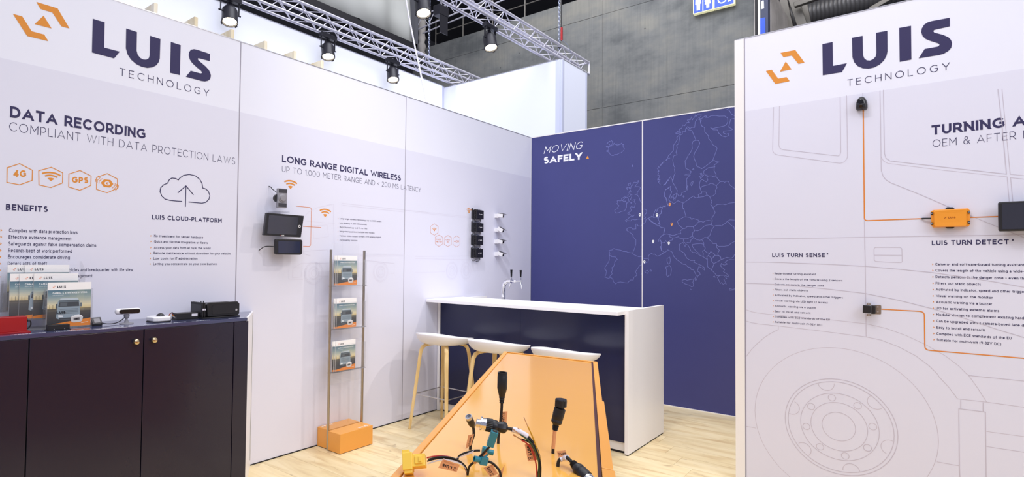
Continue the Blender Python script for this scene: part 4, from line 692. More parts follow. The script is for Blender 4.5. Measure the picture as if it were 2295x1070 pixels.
# ------------------------------------------------------------------ floor of single planks
fl = struct('floor')
MB().box((-.2, -8.5, -.03), (7.0, .03, -.006)).build('underlay', 'floorgap', fl)
PLW, PLL = .2133, 1.206
base = None; me0 = None
for k in range(40):
    y1 = -1.045+.2133*5-k*PLW; y0 = y1-PLW
    off = (2.0285-1.045*0+.1345*(k-5)) % PLL - PLL
    if y1 > .03: continue
    x = off
    while x < 6.9:
        if x+PLL > -.1 and not (x > 5.6 and y1 < -6):
            if base is None:
                me = MB().box((.0008, .0008, -.008), (PLL-.0008, PLW-.0008, 0)).build('plank', 'floor', fl, local=True); base = me
                me.location = (x, y0, 0)
            else:
                o = base.copy(); COL.objects.link(o); o.parent = fl; o.location = (x, y0, 0)
        x += PLL
hf = MB().box((-16, -9, -.06), (16, 22, -.032)).build('floor_hall', 'hall'); hf['kind'] = 'structure'

# ------------------------------------------------------------------ navy display cabinet along the left wall
cab = thing('display_cabinet', 'long navy display cabinet with brass knobs along the left wall', 'cabinet', (.2, -4.8, 0))
XF, ZT = .385, 1.095
FC = frame((XF, 0, 0), (0, 1, 0), (0, 0, 1))
MB().add([(0.02, -6.6, .06), (XF-.02, -6.6, .06), (XF-.02, -3.96, .06), (.05, -3.72, .06), (.02, -6.6, ZT-.02), (XF-.02, -6.6, ZT-.02), (XF-.02, -3.96, ZT-.02), (.05, -3.72, ZT-.02)],
         [(0, 3, 2, 1), (4, 5, 6, 7), (0, 1, 5, 4), (1, 2, 6, 5), (2, 3, 7, 6), (3, 0, 4, 7)]).build('body', 'dark', cab)
MB().add([(.004, -6.6, ZT-.02), (XF, -6.6, ZT-.02), (XF, -3.955, ZT-.02), (.004, -3.705, ZT-.02), (.004, -6.6, ZT), (XF, -6.6, ZT), (XF, -3.955, ZT), (.004, -3.705, ZT)],
         [(0, 3, 2, 1), (4, 5, 6, 7), (0, 1, 5, 4), (1, 2, 6, 5), (2, 3, 7, 6), (3, 0, 4, 7)]).build('top', 'navytop', cab, bevel=.0015)
# white angled end panel, mitred to the wall
MB().add([(XF-.004, -3.945, .0), (.004, -3.69, .0), (.004, -3.705, .0), (XF-.004, -3.960, .0), (XF-.004, -3.945, ZT+.001), (.004, -3.69, ZT+.001), (.004, -3.705, ZT+.001), (XF-.004, -3.960, ZT+.001)],
         [(0, 3, 2, 1), (4, 5, 6, 7), (0, 1, 5, 4), (1, 2, 6, 5), (2, 3, 7, 6), (3, 0, 4, 7)]).build('end_panel', 'white', cab, label='white lacquered end panel')
seams = [-6.58]+[-5.081, -4.567, -4.044, -3.945]
for i in range(4):
    a, b = seams[i]+.0025, seams[i+1]-.0025
    d = MB().box((XF-.018, a, .04), (XF, b, ZT-.022)).build('door' if i in (1, 2) else 'front_panel', 'navycab', cab, bevel=.0012)
    if i in (1, 2):
        u, v = ((-4.611,1.012), (-4.519,1.012))[i-1]
        MB().lathe([(.008, 0), (.006, .006), (.0075, .010), (.0145, .014), (.0165, .020), (.0135, .027), (.006, .0305), (.0005, .031)], (XF, u, v), (1, 0, 0), 20).build('knob', 'gold', d, smooth=True)
MB().box((XF-.03, -6.58, 0), (XF-.02, -3.96, .04)).build('plinth', 'dark', cab)
MB().box((.34, -4.02, ZT), (.342, -4.0, ZT+.0004)).build('edge_mark', 'dark', cab)
FT = frame((0, 0, ZT), (0, 1, 0), (-1, 0, 0))      # cabinet top: u along the wall, v towards the wall
random.seed(11)
for u, wd in ((-5.15, .13), (-4.97, .12), (-4.71, .04), (-4.56, .10), (-4.40, .07), (-4.27, .075), (-4.07, .10)):
    x = u; tl = MB()
    while x < u+wd:
        l = random.uniform(.006, .016); tl.flat([(x, -.370), (x+l, -.370), (x+l, -.359), (x, -.359)], FT, .0009, 'e4e4f0'); x += l+.0025
    tl.build('caption_sticker', INK, cab)

# ------------------------------------------------------------------ brochures
FBR = frame((0, 0, 0), (0, 1, 0), (0, 0, 1), (1, 0, 0))   # brochure local: u across, v up, print faces +x
BW, BH = .196, .232
def mixc(a, b, t): return ''.join('%02x' % int(int(a[i:i+2], 16)*(1-t)+int(b[i:i+2], 16)*t) for i in (0, 2, 4))
def cover(title='CAMERA & ASSISTANCE SYSTEMS'):
    mb = MB(); d = .0006
    R = lambda x0, y0, x1, y1, c, dd=0: mb.flat([(x0*BW, y0*BH), (x1*BW, y0*BH), (x1*BW, y1*BH), (x0*BW, y1*BH)], FBR, d+dd, c)
    P = lambda pts, c, dd: mb.flat([(x*BW, y*BH) for x, y in pts], FBR, d+dd, c)
    R(0, .83, 1, 1, 'f6f4f4')
    stops = [(.83, '5b7a8b'), (.70, '7f9aa5'), (.58, 'b9c0b4'), (.49, 'e6dbb4'), (.42, 'd8c795'), (.40, '6f6a58'), (.34, '4a4946'), (.20, '35363a'), (0, '2c2d31')]
    n = 26
    for k in range(n):
        y0, y1 = .83*k/n, .83*(k+1)/n; y = (y0+y1)/2
        for (ya, ca), (yb, cb) in zip(stops, stops[1:]):
            if yb <= y <= ya:
                c0 = mixc(cb, ca, (y-yb)/(ya-yb)); mid = mixc(c0, 'e8d9a8' if y > .36 else c0, .25)
                for j in range(6): R(j/6, y0, (j+1)/6, y1, mixc(mid, c0, min(1, abs(j-4)/3)))
    for x in (.05, .12, .2, .27): R(x, .40, x+.008, .50, '4c4a42', .0002)
    R(0, .385, .3, .40, '4f4a40', .0002); R(.72, .41, 1, .42, 'b99a4e', .0002)
    P([(0, .0), (1, .0), (1, .17), (0, .055)], 'e98a2c', .0004)
    P([(.20, .20), (.23, .56), (.29, .64), (.68, .645), (.73, .56), (.76, .20), (.66, .16), (.30, .155)], '94a6b2', .0006)
    P([(.27, .60), (.29, .64), (.68, .645), (.71, .60)], 'c3d0d8', .0008); P([(.25, .56), (.27, .60), (.71, .60), (.72, .56)], '56666f', .0008)
    P([(.245, .45), (.265, .555), (.71, .555), (.725, .45)], '3b434a', .001); P([(.28, .46), (.29, .54), (.45, .54), (.44, .46)], '59636a', .0012)
    P([(.19, .42), (.19, .52), (.225, .52), (.225, .42)], '4b555c', .001); P([(.745, .44), (.745, .53), (.785, .53), (.785, .44)], '68757d', .001)
    for k in range(4): R(.28, .29+.032*k, .70, .305+.032*k, '6f808b', .0009)
    P([(.25, .215), (.25, .265), (.36, .25), (.36, .215)], 'e8eef2', .0012); P([(.62, .215), (.62, .25), (.73, .265), (.73, .215)], 'e8eef2', .0012)
    P([(.26, .16), (.27, .2), (.70, .2), (.69, .16)], '39434b', .0009)
    P([(.55, .10), (.53, .19), (.56, .235), (.78, .24), (.82, .20), (.80, .11), (.76, .085), (.60, .08)], 'd9d7d6', .0014); P([(.60, .13), (.60, .185), (.74, .19), (.74, .135)], '5b5a5e', .0018); P([(.64, .145), (.64, .175), (.69, .175), (.69, .145)], '2a2a30', .0022)
    P([(.55, .205), (.56, .235), (.78, .24), (.82, .205)], 'f4f4f4', .0018)
    text(mb, FBR, title, (.11*BW, .745*BH), (.90*BW, .745*BH), .0088, .24, 'eef2f4', d=.0012); text(mb, FBR, 'OEM & RETROFIT', (.11*BW, .700*BH), (.36*BW, .700*BH), .0048, .14, 'e1e8ea', d=.0012)
    logo(mb, FBR, .21*BW, .875*BH, .062, .062, d=.0012, ink='2b2a3c', acc='e77a3c')
    mb.line([(.78*BW, .065*BH), (.94*BW, .08*BH)], FBR, .003, .0014, 'f6e4cc')
    return mb
first_br = thing('brochure', 'brochure with lorry cover in the front pocket on the navy cabinet', 'brochure', (0, 0, 0))
MB().box((-.005, 0, 0), (0, BW, BH)).build('pages', mat('paper_block', 'efedec', 0.6, noise=0.02, nscale=60), first_br, local=True)
cover().build('cover_print', INKG, first_br, local=True)
def brochure(loc, label, rz=0, group=None, first=[True]):
    if first[0]:
        first[0] = False; first_br.location = loc; first_br.rotation_euler = (0, 0, rz); first_br['label'] = label
        if group: first_br['group'] = group
        return first_br
    return dup(first_br, loc, label, group, rz)

# tiered acrylic holder on the cabinet
Z0 = ZT
esp = cover('C\u00c1MARAS Y ASISTENCIAS').build('cover_print', INKG, None).data; ger = cover('KAMERA- & ASSISTENZSYSTEME').build('cover_print', INKG, None).data
for o in [o for o in COL.objects if o.data in (esp, ger)]: bpy.data.objects.remove(o)
def reprint(b, me):
    for o in COL.objects:
        if o.parent == b and o.name.startswith('cover_print'): o.data = me
hold = thing('brochure_holder', 'clear acrylic three-tier brochure holder on the navy cabinet', 'brochure holder', (.12, -4.9, Z0))
tiers = [(.215, -4.975, Z0+.006), (.150, -5.02, Z0+.052), (.090, -5.045, Z0+.095)]
for i, (x, y, z) in enumerate(tiers):
    n = 1 if i == 0 else 2
    ya = y-.115*(n-1); yb = y+BW+.012
    mb = MB().box((x+.006, ya-.006, z-.004), (x+.0085, yb, z+.17 if i == 0 else z+.14)); mb.box((x-.030, ya-.006, z-.004), (x-.0275, yb, z+.27)); mb.box((x-.0275, ya-.006, z-.006), (x+.006, yb, z-.002))
    for s in (ya-.006, yb-.0025): mb.box((x-.0275, s, z-.004), (x+.006, s+.0025, z+.2))
    mb.build('pocket', 'clear', hold)
for y in (-5.165, -4.775): MB().prism([(.232, Z0), (.03, Z0), (.03, Z0+.35), (.06, Z0+.35), (.12, Z0+.30), (.12, Z0+.2), (.19, Z0+.16), (.232, Z0+.1)], frame((0, y, 0), (1, 0, 0), (0, 0, 1)), 0, .003).build('side_plate', 'clear', hold)
MB().box((.03, -5.165, Z0), (.232, -4.772, Z0+.003)).build('base_plate', 'cleark', hold)
brochure((.221, -4.972, Z0+.008), 'brochure in the lowest tier of the acrylic holder, lorry and white camera on cover', group='brochures on the cabinet')
reprint(brochure((.155, -5.015, Z0+.054), 'brochure in the middle tier of the acrylic holder, right-hand one', group='brochures on the cabinet'), esp)
reprint(brochure((.146, -5.072, Z0+.054), 'brochure in the middle tier, second from the right, partly covered', group='brochures on the cabinet'), esp)
brochure((.137, -5.110, Z0+.054), 'brochure in the middle tier, leftmost, mostly covered', group='brochures on the cabinet')
reprint(brochure((.095, -5.040, Z0+.098), 'brochure in the top tier of the acrylic holder, right-hand one', group='brochures on the cabinet'), ger)
brochure((.086, -5.110, Z0+.098), 'brochure in the top tier of the acrylic holder, leftmost one', group='brochures on the cabinet')
mb = MB(); text(mb, frame((.2245, 0, 0), (0, 1, 0), (0, 0, 1)), 'LUIS', *[(-4.931,1.172),(-4.892,1.172)], .013, .24, '1d1d26')
mb.build('mark_sticker', INK, hold)

# red box, black box, mini monitor and cameras on the cabinet
rb = thing('red_box', 'red metal recorder box at the left end of the navy cabinet top', 'box', (.2, -5.15, ZT))
rx = .305; ra, rb2 = -5.163, -5.073
MB().box((rx-.062, ra-.02, ZT+.008), (rx, rb2, ZT+.080)).build('casing', 'red', rb, bevel=.002)
MB().box((rx-.068, ra-.035, ZT), (rx+.012, rb2+.014, ZT+.008)).build('base_plate', 'red', rb, bevel=.001)
mb = MB().tube([(rx-.03, rb2, ZT+.05), (rx-.03, rb2+.018, ZT+.055), (rx-.03, rb2+.022, ZT+.035), (rx-.03, rb2+.012, ZT+.018), (rx-.03, rb2, ZT+.016)], .003); mb.build('cable', 'rubber', rb, smooth=True)
MB().cyl((rx-.03, rb2-.001, ZT+.06), (rx-.03, rb2+.009, ZT+.06), .008).build('connector', 'black', rb, smooth=True)
bb = thing('black_box', 'small flat black box in front of the acrylic brochure holder', 'box', (.28, -4.94, ZT))
MB().box((.262, -4.985, ZT+.003), (.30, -4.892, ZT+.028)).build('casing', 'black', bb, bevel=.0015)
for y in (-4.96, -4.915): MB().cyl((.2995, y, ZT+.006), (.302, y, ZT+.006), .002, n=8).build('screw', 'alu', bb)
MB().box((.258, -4.99, ZT), (.304, -4.888, ZT+.003)).build('base_plate', 'black', bb)
mm = thing('mini_monitor', 'tiny grey in-car monitor lying on the navy cabinet right of the brochures', 'monitor', (.24, -4.745, ZT))
AX = ((-.25, .968, 0), (-.42, -.11, .9), (.87, .225, .435))
c = Vector((.215, -4.745, ZT+.026))
MB().obox(c, (.052, .040, .010), AX).build('housing', 'dgrey', mm, bevel=.003)
MB().obox(c+Vector(AX[2]).normalized()*.0055, (.032, .024, .001), AX).build('screen', 'grey', mm)
MB().obox((.205, -4.742, ZT+.008), (.035, .05, .016)).build('foot', 'black', mm, bevel=.003)
MB().tube([(.205, -4.715, ZT+.012), (.23, -4.70, ZT+.008), (.22, -4.66, ZT+.006), (.2, -4.62, ZT+.016), (.20, -4.585, ZT+.05), (.205, -4.57, ZT+.072)], .0025, smooth=True).build('cable', 'rubber', mm, smooth=True)
sc = thing('stand_camera', 'white and grey bar camera with black front on a round stand', 'camera', (.22, -4.54, ZT))
p0 = [(-4.666,1.168),(-4.535,1.165),(-4.602,1.126),(-4.601,1.094)]
MB().obox((.235, (p0[0][0]+p0[1][0])/2+.004, (p0[0][1]+p0[1][1])/2), (.032, abs(p0[1][0]-p0[0][0]), .033)).build('housing', 'shell', sc, bevel=.014, segs=4)
hw = abs(p0[1][0]-p0[0][0])*.41; cy_, cz_ = (p0[0][0]+p0[1][0])/2+.008, (p0[0][1]+p0[1][1])/2
MB().prism(arcpts((cy_-hw+.0115, cz_), .0115, 90, 270, 8)+arcpts((cy_+hw-.0115, cz_), .0115, -90, 90, 8), FL, .2505, .254).build('front_glass', 'blackg', sc)
yc = p0[2][0]
MB().lathe([(.013, 0), (.015, .012), (.012, .022), (.006, .028), (.0075, .045)], (.228, yc+.002, p0[0][1]-.016), (0, 0, -1), 16).build('neck', 'grey', sc, smooth=True)
MB().lathe([(.036, 0), (.035, .004), (.012, .008), (.009, .02)], (.228, yc+.002, ZT), (0, 0, 1), 28).build('stand_base', 'grey', sc, smooth=True)
wc = thing('dome_camera', 'white low camera housing with a black dome eye on the navy cabinet', 'camera', (.23, -4.42, ZT))
yl, yr = -4.484, -4.365
MB().prism([(yl, .195), (yl+.006, .28), (yl+.03, .29), (yr-.02, .285), (yr, .25), (yr-.015, .17), (yl+.03, .165)], frame((0, 0, ZT+.004), (0, 1, 0), (1, 0, 0), (0, 0, 1)), 0, .027).build('housing', 'shell', wc, bevel=.007, segs=3)
MB().prism([(yl, .195), (yl+.006, .28), (yl+.03, .29), (yr-.02, .285), (yr, .25), (yr-.015, .17), (yl+.03, .165)], frame((0, 0, ZT), (0, 1, 0), (1, 0, 0), (0, 0, 1)), 0, .004).build('gasket', 'black', wc)
MB().sphere((.235, (yl+yr)/2+.004, ZT+.031), .022, 18, sc=(1, 1, .85)).build('dome', 'blackg', wc, smooth=True)
MB().lathe([(.026, 0), (.022, .004)], (.235, (yl+yr)/2+.004, ZT+.031), (0, 0, 1), 20).build('dome_ring', 'grey', wc, smooth=True)
lb = thing('control_box', 'small black control box with a white label and coloured wires', 'box', (.22, -4.27, ZT))
y0, y1 = -4.327, -4.198
MB().box((.165, y0, ZT+.003), (.24, y1, ZT+.040)).build('casing', 'black', lb, bevel=.002)
MB().box((.24, y1-.042, ZT+.018), (.2408, y1-.006, ZT+.034)).build('label', 'sleeve', lb)
MB().box((.16, y0-.002, ZT), (.245, y1+.002, ZT+.003)).build('base_plate', 'black', lb)
for k, (c, dz) in enumerate((('wred', .03), ('wyel', .02), ('wwht', .012), ('rubber', .036))):
    MB().tube([(.20+.008*k, y0, ZT+.012+dz*.3), (.20+.006*k, y0-.018, ZT+.012+dz), (.205+.004*k, y0-.032, ZT+.014+dz*.6), (.20+.01*k, y0-.042-.006*k, ZT+.004)], .0016, 5).build('wire', c, lb, smooth=True)
dr = thing('recorder', 'chunky black recorder with carry frame at the right end of the cabinet', 'recorder', (.22, -4.08, ZT))
q = [(-4.202,1.139),(-3.948,1.131),(-4.057,1.175)]
a, b = q[0][0]+.012, q[1][0]-.004
MB().box((.12, a, ZT+.014), (.262, b, ZT+.090)).build('casing', 'black', dr, bevel=.006)
MB().prism([(a+.032, ZT+.012), (a+.026, ZT+.084), (a+.038, ZT+.098), (b-.012, ZT+.098), (b+.002, ZT+.084), (b+.002, ZT+.02), (b-.008, ZT+.01)], frame((.262, 0, 0), (0, 1, 0), (0, 0, 1)), 0, .016).build('front_frame', 'rubber', dr, bevel=.003)
MB().prism([(a+.06, ZT+.025), (a+.056, ZT+.070), (a+.066, ZT+.084), (b-.022, ZT+.084), (b-.012, ZT+.070), (b-.014, ZT+.026)], frame((.278, 0, 0), (0, 1, 0), (0, 0, 1)), 0, .0015).build('front_plate', 'blackg', dr)
MB().cyl((.279, b-.022, ZT+.045), (.283, b-.022, ZT+.045), .007, n=14).build('lock', 'alu', dr, smooth=True)
for y in (a+.001, a+.013): MB().box((.115, y, ZT+.010), (.268, y+.008, ZT+.099)).build('rib', 'rubber', dr, bevel=.002)
for y in (a+.003, a+.015): MB().box((.268, y, ZT+.052), (.2695, y+.007, ZT+.062)).build('indicator', 'sleeve', dr)
for y in (a+.04, a+.055): MB().cyl((.17, y, ZT+.090), (.17, y, ZT+.104), .003, n=8).build('stud', 'black', dr)
MB().box((.13, a-.004, ZT), (.285, b+.002, ZT+.008)).build('foot_plate', 'rubber', dr, bevel=.002)

# ------------------------------------------------------------------ free-standing brochure rack
rk = thing('brochure_rack', 'tall brochure rack of steel tubes and acrylic on an orange base by the left wall', 'brochure rack', (.15, -2.96, 0))
ZB = .150
MB().box((.158, -3.133, .004), (.302, -2.808, ZB)).build('base_block', 'orange', rk, bevel=.0012)
MB().box((.006, -3.121, .004), (.142, -2.808, ZB)).build('base_block', 'orange', rk, bevel=.0012)
mb = MB().box((.01, -3.12, 0), (.14, -2.81, .004)); mb.box((.162, -3.128, 0), (.298, -2.812, .004)); mb.build('foot_pad', 'dark', rk)
mb = MB(); FO = frame((0, 0, ZB), (0, 1, 0), (-1, 0, 0)); text(mb, FO, 'luis.de', (-2.93, -.285), (-2.84, -.285), .028, .26, 'fff6ec'); mb.build('lettering', INK, rk)
mb = MB(); FO2 = frame((0, 0, ZB), (0, -1, 0), (1, 0, 0)); text(mb, FO2, 'luis.de', (3.0, .02), (3.10, .02), .028, .26, 'fff6ec'); mb.build('lettering', INK, rk)
for y, zb in ((-3.130, 0.0), (-2.793, .0)): MB().cyl((.15, y, zb), (.15, y, 1.548), .0105, n=18).build('post', 'steel', rk, smooth=True)
MB().box((.1485, -3.118, .012), (.1515, -2.805, 1.45)).build('back_sheet', 'clear', rk)
MB().box((.140, -3.108, 1.33), (.1425, -2.846, 1.600)).build('header_sheet', 'clear', rk)
for i, zb in enumerate((1.268, .932, .600)):
    mb = MB().box((.190, -3.118, zb-.004), (.1925, -2.800, zb+.205)); mb.box((.152, -3.118, zb-.006), (.190, -2.800, zb-.003))
    for y in (-3.118, -2.8025): mb.box((.152, y, zb-.006), (.192, y+.0025, zb+.205))
    mb.box((.152, -3.118, zb-.10), (.1545, -2.800, zb-.006)) ; mb.build('pocket', 'clear', rk)
    MB().box((.152, -3.125, zb-.008), (.194, -2.795, zb-.004)).build('pocket_floor', 'cleark', rk)
    for y in (-3.130, -2.793): MB().cyl((.15, y, zb-.012), (.15, y, zb+.0), .0125, n=16).build('clamp', 'steel', rk, smooth=True)
names = ('top', 'middle', 'bottom')
for i, zb in enumerate((1.270, .934, .602)):
    dy = -3.104 if i < 2 else -3.108
    for k in range(3):
        b = brochure((.186-.0062*k, dy+.010-.010*k, zb+.0005), 'brochure with lorry cover, %s in the %s pocket of the steel rack' % (('frontmost', 'second', 'rearmost')[k], names[i]), group='brochures in the steel rack')
nb = thing('notebook', 'navy brochure showing its dark edge behind the others in the top rack pocket', 'brochure', (.165, -2.9, 1.27))
MB().box((.160, -3.06, 1.271), (.165, -2.884, 1.496)).build('pages', 'navytop', nb, bevel=.0008)

# ------------------------------------------------------------------ bar
bar = thing('bar_counter', 'white bar counter with a glossy navy front in the corner', 'bar counter', (1, -1.4, 0))
MB().box((.008, -1.715, .006), (.037, -.945, 1.094)).build('end_panel', 'white', bar, bevel=.002)
MB().box((1.945, -1.735, .008), (1.975, -.975, 1.105)).build('end_panel', 'white', bar, bevel=.002)
MB().box((.008, -1.885, 1.073), (1.955, -1.325, 1.101)).build('worktop', 'white', bar, bevel=.0015)
sx = 0.973
for a, b in ((.037, sx-.0008), (sx+.0008, 1.944)): MB().box((a, -1.705, .085), (b, -1.685, 1.072)).build('front_panel', 'navy', bar)
MB().box((.037, -1.695, .018), (1.944, -1.68, .084)).build('kick_board', 'whiteframe', bar)
MB().box((.037, -1.69, .0), (1.944, -1.68, .02)).build('kick_gap', 'dark', bar)
MB().box((.037, -1.0, .02), (1.944, -.985, .86)).build('rear_panel', 'white', bar)
MB().box((.037, -1.32, .862), (1.944, -.95, .90)).build('lower_worktop', 'white', bar, bevel=.0015)
MB().box((1.947, -1.73, .0), (1.973, -.98, .008)).build('foot_strip', 'dark', bar)

tp = thing('beer_tap', 'chrome beer tap tower with two black handles behind the bar', 'beer tap', (.41, -1.15, .9))
ty = -1.15
q = [(0.4,1.081),(0.399,1.182),(0.409,1.241),(0.448,1.27),(0.497,1.271),(0.626,1.279),(0.497,1.321),(0.496,1.388),(0.609,1.323),(0.609,1.386),(0.621,1.199),(0.465,1.198),(0.54,1.272)]
T = lambda i, dy=0: (q[i][0], ty+dy, q[i][1])
MB().tube([(q[0][0], ty, .905), T(0), T(1), T(2), T(3), T(4)], .0215, 16).build('column', 'chrome', tp, smooth=True)
MB().lathe([(.04, 0), (.038, .008), (.022, .012)], (q[0][0], ty, .9), (0, 0, 1), 20).build('foot', 'chrome', tp, smooth=True)
MB().tube([T(4), T(12), T(5)], .0075, 10, smooth=False).build('crossbar', 'chrome', tp, smooth=True)
MB().sphere(T(12), .013, 12).build('joint_knob', 'shell', tp, smooth=True)
for h0, h1, sp_, bs in ((6, 7, 11, 4), (8, 9, 10, 5)):
    f = MB().cyl((q[h0][0]-.002, ty, q[bs][1]), (q[h0][0], ty, q[h0][1]), .008, .006, 12).build('faucet', 'chrome', tp, smooth=True)
    MB().cyl((q[h0][0], ty, q[h0][1]-.005), (q[h1][0], ty, q[h1][1]), .008, .012, 12).build('handle', 'blackg', tp, smooth=True, label='black tap handle')
    MB().cyl((q[h0][0]-.006, ty, q[bs][1]), (q[sp_][0]+.004, ty, q[sp_][1]), .0075, .006, 12).build('spout', 'chrome', tp, smooth=True)

# ------------------------------------------------------------------ bar stools
def make_stool(label):
    t = thing('bar_stool', label, 'bar stool', (0, 0, 0), 0, 'white shell bar stools at the bar')
    # shell: shallow bowl, higher at the back (local -y), 24 x 7 grid
    mb = MB(); n = 32; rings = []
    prof = [(.0, 0), (.34, .002), (.58, .010), (.76, .03), (.90, .28), (.97, .68), (1.0, 1.0)]
    for r, h in prof:
        row = []
        for k in range(n):
            a = 2*pi*k/n; x, y = cos(a), sin(a); back = (1-y)/2
            ex = .243*(abs(x)**.8)*(1 if x > 0 else -1); ey = .222*(abs(y)**.8)*(1 if y > 0 else -1)
            rim = .026+.068*back**.8
            row.append((ex*r, ey*r, .752+(h*rim)))
        rings.append(row)
    vs = [rings[0][0]]+[v for row in rings[1:] for v in row]; m_ = len(rings)-1
    fs = [(0, 1+k, 1+(k+1) % n) for k in range(n)]
    for i in range(m_-1):
        for k in range(n): fs.append((1+i*n+k, 1+(i+1)*n+k, 1+(i+1)*n+(k+1) % n, 1+i*n+(k+1) % n))
    mb.add(vs, fs); s = mb.build('seat_shell', 'shell', t, smooth=True, local=True, ang=1.2)
    so = s.modifiers.new('thick', 'SOLIDIFY'); so.thickness = .011; so.offset = -1; sb = s.modifiers.new('sub', 'SUBSURF'); sb.levels = 1; sb.render_levels = 1
    for sxx in (-1, 1):
        for sy in (-1, 1):
            dg = Vector((sxx, sy, 0)).normalized(); tg = Vector((-dg.y, dg.x, 0)); ft = Vector((sxx*.212, sy*.212, .004)); z3 = Vector((0, 0, 1))
            pts = [dg*.03+z3*.739, dg*.12+z3*.739, dg*.165+z3*.733, dg*.192+z3*.716, dg*.207+z3*.688, dg*.214+z3*.655, (dg*.214+z3*.655).lerp(ft, .5), ft]
            hw = [.017, .018, .019, .019, .019, .0185, .0165, .0125]; hh = [.008, .011, .0135, .0145, .0145, .0145, .0135, .0115]
            vs = []; fs = []
            for i, p in enumerate(pts):
                dd = (pts[min(i+1, len(pts)-1)]-pts[max(i-1, 0)]).normalized(); nn = dd.cross(tg).normalized()
                for u_, v_ in ((-1, -.6), (-.8, -1), (.8, -1), (1, -.6), (1, .6), (.8, 1), (-.8, 1), (-1, .6)): vs.append(p+tg*hw[i]*u_+nn*hh[i]*v_)
            for i in range(len(pts)-1):
                for j in range(8): fs.append((i*8+j, i*8+(j+1) % 8, (i+1)*8+(j+1) % 8, (i+1)*8+j))
            fs += [tuple(range(7, -1, -1)), tuple((len(pts)-1)*8+j for j in range(8))]
            MB().add(vs, fs).build('leg', 'oak', t, local=True, smooth=True, ang=.9)
            MB().cyl((ft.x, ft.y, 0), (ft.x, ft.y, .006), .011, n=8).build('glide', 'dark', t, local=True)
    k = .305; e = .150+(.212-.150)*(.69-k)/.686; c = [(-e, -e+.005), (e, -e+.005), (e, e-.005), (-e, e-.005)]
    for i in range(4):
        a, b = c[i], c[(i+1) % 4]; MB().cyl((*a, k), (*b, k), .0045, n=8).build('footrest_bar', 'alu', t, local=True, smooth=True)
    MB().box((-.05, -.05, .732), (.05, .05, .748)).build('seat_mount', 'dark', t, local=True)
    return t
st = make_stool('white shell bar stool nearest the left wall, oak legs in full view')
st.location = (.448, -2.11, 0)
dup(st, (1.04, -2.12, 0), 'middle white shell bar stool, half behind the orange table')
dup(st, (1.655, -2.13, 0), 'white shell bar stool furthest right, only its seat showing above the orange table')

# ------------------------------------------------------------------ orange display table
ZO = 1.0
tbl = thing('display_table', 'glossy orange display table with slanted end, cables rising from its top', 'table', (2.6, -4.2, 0))
qa, qb = Vector((2.02,-3.449,1.0)), Vector((2.519,-3.398,1.0))
ql, qr = Vector((2.815,-5.017,1.0)), Vector((3.191,-4.694,1.0))
dl = (ql-qa).normalized(); L_end = qa+dl*2.55; R_end = qb+dl*2.45
def slab(P, z0, z1): return MB().prism([(p[0], p[1]) for p in P], lambda u, v, d: Vector((u, v, d)), z0, z1)
nrm = Vector((-dl.y, dl.x, 0))          # towards the right-hand side
if nrm.x < 0: nrm = -nrm
rim = .021; fe = (qb-qa).normalized()
# top plate inset, rim strips
slab([qa+dl*rim*1.3+nrm*rim, qb-fe*.028+dl*rim*1.3, R_end-nrm*.028, L_end+nrm*rim], ZO-.022, ZO-.0035).build('top_plate', 'orangeg', tbl)
slab([qa, qa+nrm*rim*.92+dl*rim*1.0, L_end+nrm*rim*.92, L_end], ZO-.05, ZO).build('left_rim', 'orange', tbl, bevel=.0015)
slab([qa, qb, qb-fe*.001+dl*rim*1.0, qa+nrm*rim*.92+dl*rim*1.0], ZO-.05, ZO).build('end_rim', 'orange', tbl, bevel=.0012)
slab([qb-fe*.030+dl*rim, qb-fe*.022+dl*rim, R_end-nrm*.022, R_end-nrm*.030], ZO-.06, ZO-.0022).build('dark_gap', 'maroon', tbl)
def onr(px): return (Vector(px)-qb).dot(dl)
t0, t1, t2 = 0, onr((2.87,-4.084,1.0)), onr((3.166,-4.657,1.0))
for i, (a, b, wd) in enumerate(((rim*1.05, rim*1.05+.055, .000), (rim*1.05+.058, t1-.0015, .000), (t1+.0015, t2-.0015, .006), (t2+.0015, 2.44, .009))):
    slab([qb+dl*a-fe*.0215, qb+dl*a+fe*wd, qb+dl*b+fe*wd, qb+dl*b-fe*.0215], ZO-.05, ZO-.001).build('right_rim', 'orange', tbl, bevel=.0015)
# tapering body: four sloping sides, closed
ins = .05
bt = [qa+nrm*ins*0+dl*.004+nrm*.004, qb+dl*.004-nrm*.004, R_end-nrm*.004, L_end+nrm*.004]; bb_ = [qa+nrm*.10+dl*.12, qb-nrm*.10+dl*.10, R_end-nrm*.10-dl*.1, L_end+nrm*.10-dl*.1]
vs = [(p.x, p.y, ZO-.05) for p in bt]+[(p.x, p.y, .0) for p in bb_]
MB().add(vs, [(0, 4, 5, 1), (1, 5, 6, 2), (2, 6, 7, 3), (3, 7, 4, 0), (0, 1, 2, 3), (7, 6, 5, 4)]).build('body', 'orange', tbl)

# ------------------------------------------------------------------ devices on the left wall

